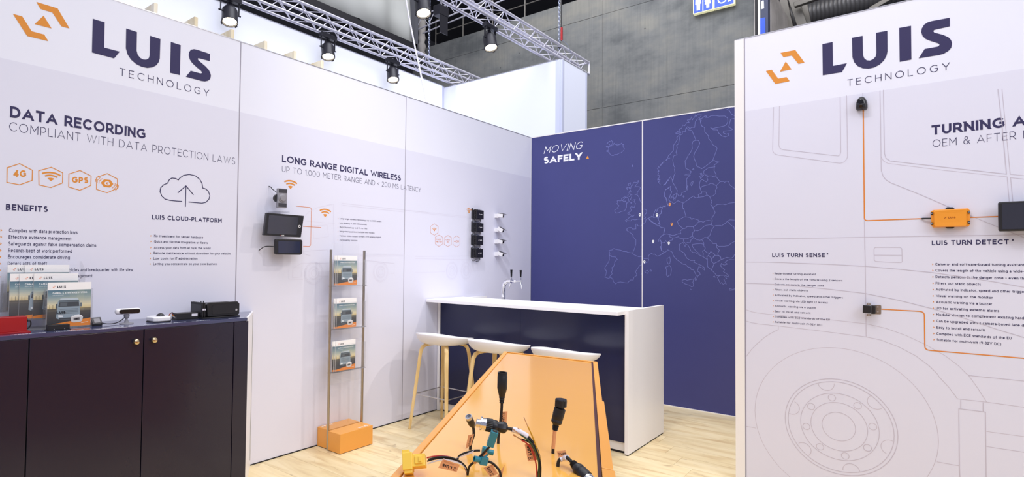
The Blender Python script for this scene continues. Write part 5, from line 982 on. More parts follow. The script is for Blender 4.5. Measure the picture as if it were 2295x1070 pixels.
def scr(F, P, d0, d1): return MB().prism(P, F, d0, d1)
m1_ = thing('wall_monitor', 'larger grey-edged monitor with a ring button on the left wall, upper of two', 'monitor', (.12, -3.52, 1.72))
def shr(P, k):
    c = (sum(p[0] for p in P)/len(P), sum(p[1] for p in P)/len(P)); return [(c[0]+(p[0]-c[0])*k, c[1]+(p[1]-c[1])*k) for p in P]
P = [(-3.674,1.798),(-3.364,1.797),(-3.387,1.634),(-3.694,1.637)]
MB().prism(P, FL, .098, .123).build('housing', 'dgrey', m1_, bevel=.005, segs=3)
MB().prism(shr(P, .985), FL, .1225, .1262).build('bezel', 'black', m1_, bevel=.0015)
MB().prism([(-3.657,1.782),(-3.414,1.782),(-3.429,1.651),(-3.669,1.651)], FL, .1262, .1268).build('screen', 'screen', m1_)
c = (-3.403,1.715)
mb = MB().line(arcpts(c, .0085, 0, 360, 20), FL, .004, .1270, 'e6e4e6'); mb.build('ring_button', INK, m1_)
c = [(-3.564,1.641),(-3.532,1.64)]
mb = MB(); text(mb, FL, 'LUIS', (c[0][0]+.009, c[0][1]-.004), (c[1][0], c[1][1]-.003), .0085, .26, 'f0f0f0', d=.1268); mb.flat([(c[0][0], c[0][1]-.004), (c[0][0]+.005, c[0][1]-.004), (c[0][0]+.006, c[0][1]+.004)], FL, .1268, 'd8402c'); mb.build('mark', INK, m1_)
MB().box((0, -3.56, 1.66), (.006, -3.48, 1.76)).build('wall_plate', 'black', m1_); MB().beam((.004, -3.52, 1.70), (.1, -3.52, 1.715), .022).build('arm', 'black', m1_)
m2_ = thing('wall_monitor', 'smaller black monitor with cut corners on the left wall, lower of two', 'monitor', (.12, -3.48, 1.56))
P = [(-3.589,1.614),(-3.381,1.618),(-3.37,1.609),(-3.37,1.513),(-3.382,1.503),(-3.583,1.502),(-3.596,1.511),(-3.598,1.605)]
MB().prism(P, FL, .095, .120).build('housing', 'black', m2_, bevel=.004)
MB().prism([(-3.576,1.601),(-3.391,1.602),(-3.391,1.516),(-3.574,1.514)], FL, .120, .1208).build('screen', 'bluescreen', m2_)
MB().box((0, -3.52, 1.53), (.006, -3.46, 1.60)).build('wall_plate', 'black', m2_); MB().beam((.004, -3.49, 1.56), (.1, -3.49, 1.56), .02).build('arm', 'black', m2_)
MB().tube([(.10, -3.60, 1.56), (.06, -3.64, 1.56), (.02, -3.655, 1.54), (.0, -3.655, 1.53)], .003).build('cable', 'rubber', m2_, smooth=True)
wv = thing('wireless_camera', 'slim grey camera unit with a round knob in a clear holder above the monitors', 'camera', (.1, -3.54, 1.92))
P = [(-3.577,1.984),(-3.5,1.987),(-3.501,1.844),(-3.58,1.843)]
MB().prism(P, FL, .085, .110).build('housing', 'grey', wv, bevel=.004)
MB().prism([(-3.573,1.978),(-3.504,1.981),(-3.506,1.954),(-3.573,1.951)], FL, .110, .1112).build('top_label', 'dgrey', wv)
MB().prism([(-3.574,1.877),(-3.506,1.877),(-3.507,1.851),(-3.574,1.85)], FL, .110, .1112).build('lower_vent', 'dgrey', wv)
c = (-3.543,1.914)
MB().lathe([(.032, 0), (.030, .006), (.023, .008), (.021, .014), (.004, .015)], FL(c[0], c[1], .110), (1, 0, 0), 24).build('round_knob', 'grey', wv, smooth=True)
c2 = (-3.581,1.912)
MB().lathe([(.028, 0), (.028, .02)], (.075, c2[0]+.012, c2[1]), (1, 0, 0), 20).build('side_knob', 'black', wv, smooth=True)
P = [(-3.592,1.981),(-3.487,1.992),(-3.484,1.826),(-3.588,1.816)]
mb = MB().prism([(P[0][0], P[0][1]), (P[1][0], P[1][1]), (P[2][0], P[2][1]), (P[3][0], P[3][1])], FL, .079, .082)
mb.build('holder_back', 'clear', wv); MB().box((.0, P[3][0], P[3][1]-.002), (.118, P[2][0], P[3][1]+.002)).build('holder_shelf', 'cleark', wv)
MB().tube([(.0, -3.585, 2.005), (.02, -3.583, 1.998), (.035, -3.575, 1.98), (.08, -3.56, 1.95)], .003).build('aerial_lead', 'rubber', wv, smooth=True)



tx = thing('transmitter', 'black transmitter box with aerial on the left wall, top of the column of four', 'transmitter', (.03, -1.05, 1.98))
BX = dict(front=[(-1.165,2.018),(-1.043,2.022),(-1.044,1.93),(-1.166,1.923)], ant=[(-1.227,2.029),(-1.229,1.921)], low=[(-1.16,1.925),(-1.048,1.932),(-1.061,1.903),(-1.133,1.901)])
fy0, fy1 = BX['front'][0][0], BX['front'][1][0]; fz1, fz0 = BX['front'][0][1], BX['front'][3][1]
MB().box((.012, fy0-.0, fz0), (.060, fy1, fz1)).build('casing', 'black', tx, bevel=.003)
MB().box((.004, fy0-.004, fz0-.003), (.012, fy1+.004, fz1+.003)).build('back_plate', 'dgrey', tx)
for k in range(4): MB().cyl((.035, fy0+.018+.028*k, fz1-.002), (.035, fy0+.018+.028*k, fz1+.007), .006, n=8).build('stud', 'black', tx)
for k in range(5): MB().cyl((.035, fy0+.004, fz0+.014+.020*k), (.035, fy0-.012, fz0+.014+.020*k), .006, n=8).build('side_stud', 'black', tx)
a = BX['ant']; MB().cyl((.045, a[0][0], a[0][1]), (.045, a[1][0], a[1][1]), .009, n=12).build('aerial', 'black', tx, smooth=True)
MB().prism(BX['low'], FL, .02, .032).build('connector_block', 'grey', tx, bevel=.003)
mb = MB().tube([(.045, a[1][0], a[1][1]), (.045, a[1][0]+.008, a[1][1]-.02), (.04, a[1][0]+.035, a[1][1]-.035), (.03, fy0+.04, fz0-.02)], .0022, 5); mb.build('aerial_lead', 'rubber', tx, smooth=True)
MB().tube([(.03, fy1-.03, fz0-.002), (.032, fy1-.02, fz0-.02), (.03, fy1-.045, fz0-.035), (.0, fy1-.05, fz0-.04)], .003, 5).build('cable', 'rubber', tx, smooth=True)
mb = MB(); lx = frame((0, 0, 0), (0, 1, 0), (0, 0, 1)); text(mb, lx, 'LUIS', (fy0+.060, (fz0+fz1)/2-.003), (fy0+.094, (fz0+fz1)/2-.002), .0095, .26, 'f0f0f2', d=.0608); mb.line([(fy0+.036, (fz0+fz1)/2-.004), (fy0+.046, (fz0+fz1)/2+.008)], lx, .004, .0608, 'e8e4e8'); mb.build('mark', INK, tx)
tx['group'] = 'black transmitters on the left wall'
dzs = [-0.1386,-0.2762,-0.4141]
dys = [-0.0018,-0.0036,-0.0046]
for dz, dy, nm in zip(dzs, dys, ('second', 'third', 'lowest')):
    dup(tx, (.03, -1.05+dy, 1.98+dz), 'black transmitter box with aerial on the left wall, %s of the column of four' % nm)
def mini(label, dz, dy, tilt, turn):
    t = thing('mini_camera', label, 'camera', (.0, -.735+dy, 1.985+dz), 0, 'white mini cameras on the left wall')
    MB().box((.0, -.024, -.022), (.004, .024, .022)).build('wall_plate', 'shell', t, local=True)
    MB().box((.004, -.024, -.022), (.05, -.019, .022)).build('bracket_arm', 'shell', t, local=True); MB().box((.004, .019, -.022), (.05, .024, .022)).build('bracket_arm', 'shell', t, local=True)
    R = Matrix.Rotation(turn, 4, 'Z') @ Matrix.Rotation(tilt, 4, 'Y')
    ax = [R @ Vector(v) for v in ((1, 0, 0), (0, 1, 0), (0, 0, 1))]; c = Vector((.062, .010, .0))
    MB().obox(c, (.066, .060, .044), ax).build('housing', 'shell', t, bevel=.006, segs=3, local=True)
    MB().obox(c+ax[0]*.014+ax[2]*.0245, (.076, .062, .004), ax).build('hood', 'dgrey', t, bevel=.001, local=True)
    MB().obox(c+ax[0]*.0335, (.002, .032, .026), ax).build('lens_window', 'blackg', t, local=True)
    MB().cyl(c+ax[0]*.034, c+ax[0]*.037, .008, n=12).build('lens', 'blackg', t, local=True, smooth=True)
    return t
for i, (lab, tl_, tn) in enumerate((('topmost white mini camera beside the black transmitters', .15, .25), ('second white mini camera from the top, tilted down, beside the transmitters', .55, .30), ('third white mini camera from the top beside the transmitters', .22, .15), ('lowest white mini camera beside the transmitters, just above the tap', .35, .22))):
    zz = [(-0.74,1.985),(-0.738,1.827),(-0.736,1.694),(-0.734,1.556)][i]
    mini(lab, zz[1]-1.985, zz[0]+.735, tl_, tn)

# ------------------------------------------------------------------ devices on the right wall
def RW(u, v, d): return FR(u, v, d)
rot = lambda u, v, d=0: FR(u, v, d)
vc = thing('wall_camera', 'black egg-shaped camera at the top of the orange printed line', 'camera', tuple(FR(.652, 2.435, 0)))
NR = FR(0, 0, 1)-FR(0, 0, 0); UR = FR(1, 0, 0)-FR(0, 0, 0)
ox, oz = .649, 2.434
egg = [(ox+.0285*sx_*1.0, oz+z) for sx_, z in ((-.98, -.026), (-1.0, -.008), (-.93, .012), (-.72, .030), (-.4, .041), (0, .0455), (.4, .041), (.72, .030), (.93, .012), (1.0, -.008), (.98, -.026), (.80, -.034), (-.80, -.034))]
mb = MB(); n = len(egg); vs = []; fs = []
for k, dd in ((1.0, 0), (1.0, .018), (.93, .030), (.72, .040), (.35, .044)):
    for p in egg: vs.append(FR(ox+(p[0]-ox)*k, oz+.004+(p[1]-oz-.004)*k, dd))
for r in range(4):
    for k in range(n): fs.append((r*n+k, r*n+(k+1) % n, (r+1)*n+(k+1) % n, (r+1)*n+k))
fs.append(tuple(4*n+k for k in range(n))); mb.add(vs, fs).build('housing', 'blackg', vc, smooth=True, ang=1.0)
MB().prism([(ox-.024, oz-.028), (ox+.024, oz-.028), (ox+.022, oz-.002), (ox-.022, oz-.002)], FR, .030, .0445).build('face_plate', 'black', vc, bevel=.003)
MB().cyl(FR(ox, oz-.016, .044), FR(ox, oz-.019, .050), .010, .008, 18).build('lens', 'blackg', vc, smooth=True)
eb = thing('control_unit', 'orange finned control unit beside the black monitor on the right wall', 'control unit', tuple(FR(1.042, 1.733, 0)))
c = (2040,420,6.686)
P = [(0.9719,1.7805),(1.1169,1.782),(1.1235,1.7708),(1.1234,1.6934),(1.1159,1.6836),(0.971,1.6831),(0.9634,1.6916),(0.9613,1.7718)]
MB().prism(P, FR, .006, .030).build('casing', 'ecu', eb, bevel=.003)
P = [(0.9791,1.7775),(1.1113,1.779),(1.1134,1.7706),(1.1125,1.6896),(1.109,1.6843),(0.9796,1.6838),(0.9712,1.6926),(0.972,1.7686)]
P2 = [(1.0099,1.7608),(1.0801,1.7599),(1.0974,1.7421),(1.0972,1.7187),(1.0809,1.7092),(1.0094,1.7083),(0.9941,1.7192),(0.9929,1.7414)]
MB().add([FR(a, b, .030) for a, b in P]+[FR(a, b, .042) for a, b in shr(P, .93)]+[FR(a, b, .0405) for a, b in shr(P2, 1.0)],
         [(i, (i+1) % 8, 8+(i+1) % 8, 8+i) for i in range(8)]+[(8+i, 8+(i+1) % 8, 16+(i+1) % 8, 16+i) for i in range(8)]+[tuple(16+i for i in range(8))]).build('ribbed_lid', 'ecu', eb)
for q in [[(1.0227,1.7853),(1.0615,1.7832),(1.0547,1.7916),(1.0298,1.793)],[(1.0217,1.6835),(1.0604,1.6823),(1.0535,1.6752),(1.0285,1.6759)]]: MB().prism(q, FR, .004, .022).build('lug', 'black', eb, bevel=.001)
for q in [(0.9653,1.7608),(0.9647,1.7043),(1.1198,1.7609),(1.1192,1.7058)]:
    b_ = MB().prism([(q[0]-.005, q[1]-.007), (q[0]+.005, q[1]-.007), (q[0]+.005, q[1]+.007), (q[0]-.005, q[1]+.007)], FR, .028, .034).build('screw_seat', 'black', eb)
    MB().cyl(FR(q[0], q[1], .034), FR(q[0], q[1], .038), .003, n=10).build('screw', 'alu', b_, smooth=True)
q = [(0.9238,1.7356),(0.9685,1.7337)]
MB().tube([FR(q[0][0], q[0][1], .0), FR(q[0][0]+.004, q[0][1], .012), FR(q[1][0], q[1][1], .02)], .0045, 8).build('cable', 'rubber', eb, smooth=True)
mb = MB(); q = [(1.0341,1.7299),(1.0648,1.7294)]; text(mb, FR, 'LUIS', q[0], q[1], .0095, .24, 'a2551a', d=.0412); mb.line([(q[0][0]-.016, q[0][1]), (q[0][0]-.008, q[0][1]+.008)], FR, .003, .0412, 'a2551a'); mb.build('mark', INK, eb)
rm = thing('wall_monitor', 'black monitor cut by the right picture edge on the right wall', 'monitor', tuple(FR(1.38, 1.72, 0)))
MB().prism([(1.232, 1.652), (1.53, 1.652), (1.53, 1.806), (1.232, 1.806)], FR, .035, .065).build('housing', 'black', rm, bevel=.008, segs=3)
MB().prism([(1.246, 1.663), (1.49, 1.663), (1.49, 1.796), (1.246, 1.796)], FR, .065, .0658).build('screen', 'screen', rm)
MB().prism([(1.35, 1.69), (1.42, 1.69), (1.42, 1.76), (1.35, 1.76)], FR, .0, .035).build('wall_bracket', 'black', rm)
rd_ = thing('radar_sensor', 'black radar block on a steel bracket at the start of the lower orange line', 'sensor', tuple(FR(.69, 1.21, 0)))
o9 = (1900,640,8.918)
P = [(0.6855,1.2339),(0.7295,1.2356),(0.7326,1.2317),(0.7315,1.1849),(0.7284,1.1829),(0.6851,1.1817)]
MB().prism(P, FR, .0, .003).build('bracket_plate', 'bracket', rd_)
for q in [(0.7165,1.2249),(0.7162,1.1967)]: MB().cyl(FR(q[0], q[1], .003), FR(q[0], q[1], .006), .004, n=12).build('bolt', 'alu', rd_, smooth=True)
P = [(0.6877,1.2339),(0.7062,1.2315),(0.7058,1.1848),(0.6873,1.1835)]
MB().prism(P, FR, .003, .034).build('rear_block', 'black', rd_, bevel=.002)
P = [(0.6487,1.2336),(0.6858,1.2319),(0.6842,1.1881),(0.6474,1.1885)]
MB().prism(P, FR, .030, .050).build('front_block', 'black', rd_, bevel=.003)
for q in [(0.6767,1.242),(0.6773,1.1782)]:
    MB().prism([(q[0]-.012, q[1]-.008), (q[0]+.009, q[1]-.008), (q[0]+.007, q[1]+.006), (q[0]-.008, q[1]+.006)], FR, .022, .045).build('hinge', 'bracket', rd_, bevel=.001)
    MB().cyl(FR(q[0], q[1], .045), FR(q[0], q[1], .049), .005, n=10).build('hinge_bolt', 'alu', rd_, smooth=True)

# ------------------------------------------------------------------ cables rising from the orange table
def conn(mb_list, parent):
    for nm, mt, mb, sm in mb_list: mb.build(nm, mt, parent, smooth=sm)
HF = ((-0.6309,0.7759,0.0))
def card(P, nm, mt, t, body=None, flip=False, ink='1d1d26', part=True, y0=None, sub2=True):
    if y0 is None: y0 = .52 if sub2 else .33
    """paper flag with a printed mark: P = four corners, the mark's reading direction runs P0->P1, up is P0->P3"""
    P = [Vector(p) for p in P]; U = P[1]-P[0]; V = P[3]-P[0]; N = U.cross(V).normalized()
    if N.dot(Vector((HF[0], HF[1], .0))) > 0: N = -N
    o = MB().add(P+[p-N*.0004 for p in P], [(0, 1, 2, 3), (7, 6, 5, 4), (0, 4, 5, 1), (1, 5, 6, 2), (2, 6, 7, 3), (3, 7, 4, 0)]).build(nm, mt, t)
    if body:
        F = lambda u, v, d=0: P[0]+U*u+V*v+N*d
        mb = MB(); text(mb, F, body, (.34, y0), (.90, y0), .34, .24, ink, d=.0005)
        for a0 in (30, 210): mb.line([(.17+.08*cos(radians(a0+t_)), y0+.17+.2*sin(radians(a0+t_))) for t_ in (0, 30, 60, 90, 120)], F, .04, .0005, ink)
        mb.flat([(.13, y0+.10), (.21, y0+.10), (.17, y0+.24)], F, .0005, ink)
        if sub2: text(mb, F, 'Sprinter/Crafter' if sub2 is True else sub2, (.30, .16), (.92, .16), .13, .14, 'b5794e', d=.0005)
        mb.build('lettering', INK, o)
    return o
def cable(label, loc): return thing('connector_cable', label, 'cable', loc, 0)
# 1 upright round socket
b = [(2.855,-4.672,1.0)][0]
t = cable('upright black cable with a smooth round plug and paper flag, far centre of the table', b)
q = [(2.855,-4.672,1.0),(2.8555,-4.6716,1.0135),(2.8586,-4.6692,1.0456),(2.8603,-4.6677,1.0702),(2.8612,-4.667,1.085),(2.8615,-4.6668,1.1003),(2.8614,-4.6668,1.1109),(2.862,-4.6664,1.1184),(2.8623,-4.6661,1.1233),(2.8622,-4.6662,1.1394),(2.8621,-4.6663,1.15)]
MB().tube([Vector(q[0])-Vector((0, 0, .004))]+q[1:6], .0036, 8).build('lead', 'rubber', t, smooth=True)
mb = MB(); d = Vector(q[10])-Vector(q[5])
mb.lathe([(.0055, 0), (.0065, .002), (.005, .004), (.007, .006), (.0055, .008), (.0075, .010), (.006, .012), (.0078, .014), (.0075, .018)], q[5], d, 14); mb.build('strain_relief', 'rubber', t, smooth=True)
MB().lathe([(.0075, 0), (.0125, .020), (.0130, .022), (.0130, .052), (.0125, .053), (.0125, .0625), (.0095, .063), (.0095, .058)], Vector(q[5])+d.normalized()*.017, d, 20).build('plug_body', 'black', t, smooth=True)
qq = [(2.8566,-4.6707,1.0475),(2.8584,-4.6693,1.0781),(2.8732,-4.6573,1.079),(2.8711,-4.659,1.047)]
card([qq[1], qq[0], qq[3], qq[2]], 'paper_flag', 'tag', t, 'LUIS', sub2=False)
# 2 small round plug bending left
q = [(2.8281,-4.7544,1.0),(2.8291,-4.7536,1.0095),(2.8342,-4.7495,1.0311),(2.8345,-4.7492,1.0419),(2.8334,-4.7501,1.0514),(2.8313,-4.7519,1.0581),(2.8222,-4.7592,1.0769)]
t = cable('short cable ending in a small round pin plug, left of the big threaded plug', q[0])
MB().tube([Vector(q[0])-Vector((0, 0, .004))]+q[1:5], .0036, 8).build('lead', 'rubber', t, smooth=True)
d = Vector(q[6])-Vector(q[4])+Vector((-HF[0]*.02, -HF[1]*.02, .01)); d.normalize()
MB().lathe([(.0042, 0), (.007, .008), (.0085, .012), (.009, .026), (.009, .030)], q[4], d, 16).build('plug_body', 'black', t, smooth=True)
MB().lathe([(.0085, 0), (.0085, .008), (.0070, .008), (.0070, .002)], Vector(q[4])+d*.030, d, 18).build('metal_ring', 'alu', t, smooth=True)
mb = MB()
for k in range(4): e1 = d.orthogonal().normalized(); e2 = d.cross(e1); pp = Vector(q[4])+d*.030+(e1*cos(k*pi/2)+e2*sin(k*pi/2))*.0035; MB().cyl(pp, pp+d*.007, .0008, n=6).build('pin', 'alu', t)
qq = [(2.8215,-4.7649,0.9985),(2.8261,-4.7612,1.0322),(2.8377,-4.7518,1.0356),(2.8326,-4.7559,1.0081)]
card([qq[3], qq[2], qq[1], qq[0]], 'paper_flag', 'tag', t, 'LUIS', sub2=False)
# 3 big threaded plug lying level
base3 = (1415,980)
q = [(3.0565,-4.8063,1.0),(3.0595,-4.8039,1.0188),(3.0581,-4.805,1.0422),(3.0515,-4.8103,1.0656),(3.0385,-4.8209,1.0861),(3.0256,-4.8314,1.0958),(3.0127,-4.8419,1.1015),(3.0031,-4.8497,1.1037),(2.9878,-4.8621,1.107),(2.9666,-4.8794,1.1115),(2.962,-4.8831,1.1121),(2.9583,-4.8861,1.1125),(2.9519,-4.8914,1.1141)]
t = cable('cable with a large black and chrome threaded plug held level across the centre', q[0])
MB().tube([Vector(q[0])-Vector((0, 0, .004))]+q[1:8], .0035, 8).build('lead', 'rubber', t, smooth=True)
MB().tube([q[4], q[5], q[6]], .0062, 10).build('white_sleeve', 'sleeve', t, smooth=True, label='white paper sleeve')
A0, A1, A2 = Vector(q[7]), Vector(q[8]), Vector(q[9]); d = (A2-A0).normalized(); l1 = (A1-A0).length; l2 = (A2-A0).length; l3 = (Vector(q[12])-A0).length
MB().lathe([(.006, -.002), (.0115, .002), (.0125, .006), (.0125, l1*.5), (.0115, l1-.004), (.0105, l1)], A0, d, 8).build('cable_gland', 'black', t, smooth=True, ang=.5)
MB().lathe([(.0115, l1), (.0130, l1+.004), (.0130, l2-.018), (.0125, l2-.016)], A0, d, 24).build('plug_body', 'black', t, smooth=True)
mb = MB(); pr_ = []
n = 24; vs = []; fs = []
e1 = d.orthogonal().normalized(); e2 = d.cross(e1)
for h in (l2-.016, l2-.002):
    for k in range(48): r = .0142 if k % 2 else .0132; vs.append(A0+d*h+(e1*cos(2*pi*k/48)+e2*sin(2*pi*k/48))*r)
fs = [(k, (k+1) % 48, 48+(k+1) % 48, 48+k) for k in range(48)]+[tuple(range(47, -1, -1)), tuple(range(48, 96))]
mb.add(vs, fs).build('knurled_ring', 'black', t)
MB().lathe([(.0130, l2-.002), (.0125, l2+.004), (.0120, l2+.006), (.0150, l2+.007), (.0150, l2+.0105), (.0088, l2+.0115)], A0, d, 28).build('chrome_collar', 'chrome', t, smooth=True)
pf = [(.0088, l2+.0115)]
k = l2+.0115
while k < l3: pf += [(.0087, k+.0006), (.0090, k+.0012)]; k += .0018
pf += [(.0085, l3), (.0068, l3+.0002), (.0066, l3-.008)]
MB().lathe(pf, A0, d, 20).build('threaded_tip', 'chrome', t, smooth=True)
qq = [(3.0522,-4.8137,1.0736),(3.0357,-4.8271,1.0698),(3.0414,-4.8225,1.0336),(3.0569,-4.8098,1.0373)]
card([qq[3], qq[0], qq[1], qq[2]][::1], 'paper_flag', 'tag', t, 'LUIS', sub2='Cable 4-pin')
# 4 loose stripped wires
wt = cable('bundle of loose stripped wires, yellow, green, red and black, arching beside the big plug', [(3.0605,-4.8061,1.0)][0])
for mt_, pts in (('wyel', [(3.0605,-4.8061,1.0),(3.0621,-4.8048,1.0313),(3.0556,-4.8101,1.0617),(3.049,-4.8154,1.0851),(3.0401,-4.8227,1.1096)]), ('wgrn', [(3.0594,-4.807,1.0),(3.0607,-4.8059,1.029),(3.0538,-4.8116,1.057),(3.0445,-4.8191,1.0756),(3.0343,-4.8274,1.0895)]), ('wred', [(3.058,-4.812,1.0011),(3.0564,-4.8133,1.0276),(3.0508,-4.8179,1.0533),(3.0415,-4.8254,1.0718),(3.0309,-4.8341,1.0806)]), ('rubber', [(3.0634,-4.8064,1.0008),(3.0632,-4.8065,1.0297),(3.0548,-4.8133,1.0623),(3.0428,-4.8231,1.0762),(3.0314,-4.8323,1.0817)]), ('wgrn', [(3.0604,-4.8114,1.0015),(3.0613,-4.8106,1.0327),(3.054,-4.8165,1.0606),(3.043,-4.8255,1.0803),(3.0292,-4.8368,1.093)])):
    pts = [Vector(p) for p in pts]; w_ = MB().tube([pts[0]-Vector((0, 0, .003))]+pts[1:], .0016, 6).build('wire', mt_, wt, smooth=True)
    dd = (pts[-1]-pts[-2]).normalized(); MB().tube([pts[-1], pts[-1]+dd*.010, pts[-1]+dd*.02+Vector((0, 0, .001))], .0010, 5).build('bare_tip', 'copper', w_, smooth=True)
# 5 upright teal plug
q = [(2.9289,-4.8912,1.0),(2.9365,-4.8953,1.0172),(2.9491,-4.8942,1.0303),(2.9678,-4.8956,1.0478),(2.984,-4.898,1.0636),(2.9914,-4.8984,1.0717),(2.9932,-4.8969,1.0756),(2.9967,-4.8941,1.0905),(3.0043,-4.8943,1.1077)]
def teal(t, p0, p1, w=.0115, collar=True, tube_end=False):
    p0, p1 = Vector(p0), Vector(p1); d = (p1-p0).normalized(); L_ = (p1-p0).length
    sd = d.cross(Vector((HF[0], HF[1], 0))).normalized(); up = sd.cross(d)
    if not tube_end:
        MB().obox(p0+d*L_*.5, (L_, w*1.15, w*1.15), (d, sd, up)).build('plug_body', 'teal', t, bevel=.0012)
        MB().obox(p0+d*L_*.45+up*w*.66, (L_*.5, w*.3, w*.2), (d, sd, up)).build('latch', 'teal', t, bevel=.0004)
        MB().obox(p0+d*L_*1.0, (.0006, w*.8, w*.8), (d, sd, up)).build('opening', 'dark', t)
        MB().cyl(p0+d*(L_-.001), p0+d*(L_+.001), .0022, n=10).build('contact', 'gold', t, smooth=True)
    else:
        MB().obox(p0+d*L_*.30, (L_*.55, w*1.35, w*1.25), (d, sd, up)).build('plug_body', 'teal', t, bevel=.001)
        for s in (-1, 1): MB().obox(p0+d*L_*.30+sd*s*w*.7, (L_*.4, w*.12, w*.7), (d, sd, up)).build('side_rib', 'teal', t)
        MB().obox(p0+d*L_*.12+up*w*.65, (L_*.2, w*1.0, w*.22), (d, sd, up)).build('latch', 'teal', t, bevel=.0004)
        MB().lathe([(w*.50, L_*.55), (w*.50, L_), (w*.36, L_), (w*.36, L_*.75)], p0, d, 18).build('round_mouth', 'teal', t, smooth=True)
        MB().cyl(p0+d*L_*.74, p0+d*L_*.76, w*.34, n=12).build('inner', 'dark', t)
t = cable('teal plug held upright below the big threaded plug', q[0])
MB().tube([Vector(q[0])-Vector((0, 0, .004))]+q[1:7], .0026, 8).build('lead', 'rubber', t, smooth=True)
teal(t, q[6], Vector(q[8]), .0135)
qq = [(2.9494,-4.9003,1.0328),(2.9813,-4.895,1.0611),(2.9844,-4.8925,1.0565),(2.954,-4.8966,1.0268)]
card([qq[0], qq[1], qq[2], qq[3]], 'paper_flag', 'tag', t)
# 6 teal plug behind
q = [(2.8543,-4.839,0.9995),(2.8582,-4.8358,1.0064),(2.8681,-4.8278,1.0142),(2.8859,-4.8133,1.0202),(2.8969,-4.8044,1.0209),(2.8999,-4.8019,1.0217),(2.9214,-4.7844,1.0156)]
t = cable('teal plug pointing right with a white sleeve, behind the other teal plugs', q[0])
MB().tube([Vector(q[0])-Vector((0, 0, .004))]+q[1:5], .0026, 8).build('lead', 'rubber', t, smooth=True)
teal(t, q[5], q[6], .0125, tube_end=True)
qq = [(2.8542,-4.843,1.003),(2.8878,-4.8156,1.0222),(2.8848,-4.818,1.0154),(2.8621,-4.8365,1.0054)]
card([qq[0], qq[3], qq[2], qq[1]], 'white_flag', 'sleeve', t)
# 7 teal plug in front
q = [(2.9941,-4.8559,0.9965),(2.9916,-4.8579,1.0105),(2.9851,-4.8632,1.021),(2.9819,-4.8709,1.0287),(2.9778,-4.8794,1.0337),(2.9763,-4.8832,1.036),(2.9608,-4.9087,1.0439)]
t = cable('teal plug pointing left, nearest of the three teal plugs', q[0])
MB().tube([Vector(q[0])-Vector((0, 0, .004))]+q[1:5], .0026, 8).build('lead', 'rubber', t, smooth=True)
teal(t, q[5], q[6], .0125, tube_end=True)
qq = [(2.9906,-4.8625,1.0057),(2.9778,-4.8729,0.999),(2.9658,-4.8827,1.0183),(2.9813,-4.8701,1.0267)]
card([qq[0], qq[3], qq[2], qq[1]], 'paper_flag', 'tag', t, 'LUIS', sub2='Crafter 4-15')
qq = [(2.9871,-4.8616,0.9976),(2.9934,-4.8564,1.0105),(3.0001,-4.8509,1.0247),(2.9954,-4.8548,0.9977)]
card(qq, 'paper_flag', 'tag', t)
# 8 yellow block connector
q = [(2.9289,-4.8912,1.0),(2.9242,-4.8951,1.0106),(2.9157,-4.9019,1.0212),(2.9045,-4.9111,1.0281),(2.8896,-4.9232,1.0313),(2.8747,-4.9353,1.0296),(2.859,-4.9481,1.024)]
t = cable('yellow block connector on red, black and white wires at the left edge', q[0])
for k, (mt_, end) in enumerate((('wred', (0, 0, .009)), ('rubber', (0, 0, .001)), ('wwht', (0, 0, -.005)), ('rubber', (0, 0, .004)))):
    e = Vector(end); pts = [Vector(q[0])-Vector((0, 0, .004))]+[Vector(p)+e*(i/6)+Vector((.0012*k, 0, .0008*k)) for i, p in enumerate(q)][1:]
    MB().tube(pts, .0016, 6).build('wire', mt_, t, smooth=True)
yq = [Vector(p) for p in [(2.8584,-4.9485,1.0256),(2.8187,-4.9808,1.0199),(2.8386,-4.9647,1.0201),(2.8393,-4.9641,1.0415),(2.8397,-4.9637,0.9988)]]
dx = (yq[0]-yq[1]).normalized(); dn = -Vector((HF[0], HF[1], 0)).normalized(); ax = [dx, (dn*.75+Vector((0, 0, .45))).normalized(), None]; ax[2] = ax[0].cross(ax[1]).normalized(); ax[1] = ax[2].cross(ax[0])
# clamp-shaped body of stepped blocks
cc = yq[2]+Vector((0, 0, .004)); W_ = (yq[0]-yq[1]).length
MB().obox(cc+ax[0]*W_*.16, (W_*.62, .030, .026), ax).build('housing', 'yellow', t, bevel=.0012)
MB().obox(cc-ax[0]*W_*.28, (W_*.42, .034, .036), ax).build('front_block', 'yellow', t, bevel=.0012)
MB().obox(cc-ax[0]*W_*.36+ax[2]*-.021, (W_*.30, .024, .008), ax).build('upper_rail', 'yellow', t, bevel=.0008)
MB().obox(cc-ax[0]*W_*.26+ax[2]*.021, (W_*.34, .026, .008), ax).build('lower_rail', 'yellow', t, bevel=.0008)
MB().obox(cc+ax[0]*W_*.20+ax[1]*.0165, (W_*.30, .004, .016), ax).build('latch', 'yellow', t, bevel=.0008)
MB().obox(cc+ax[0]*W_*.26+ax[1]*.0195, (W_*.12, .003, .010), ax).build('latch_tab', 'yellow', t, bevel=.0005)
qq = [(2.9191,-4.9626,1.0478),(2.9467,-4.9401,1.036),(2.9415,-4.9444,1.0208),(2.9112,-4.969,1.0297)]
card([qq[1], qq[0], qq[3], qq[2]], 'paper_flag', 'tag', t, 'LUIS')
qq = [(2.9205,-4.9627,1.0495),(2.9504,-4.9384,1.0391),(2.9493,-4.9393,1.0371),(2.9201,-4.963,1.0475)]
card(qq, 'white_sleeve', 'sleeve', t)
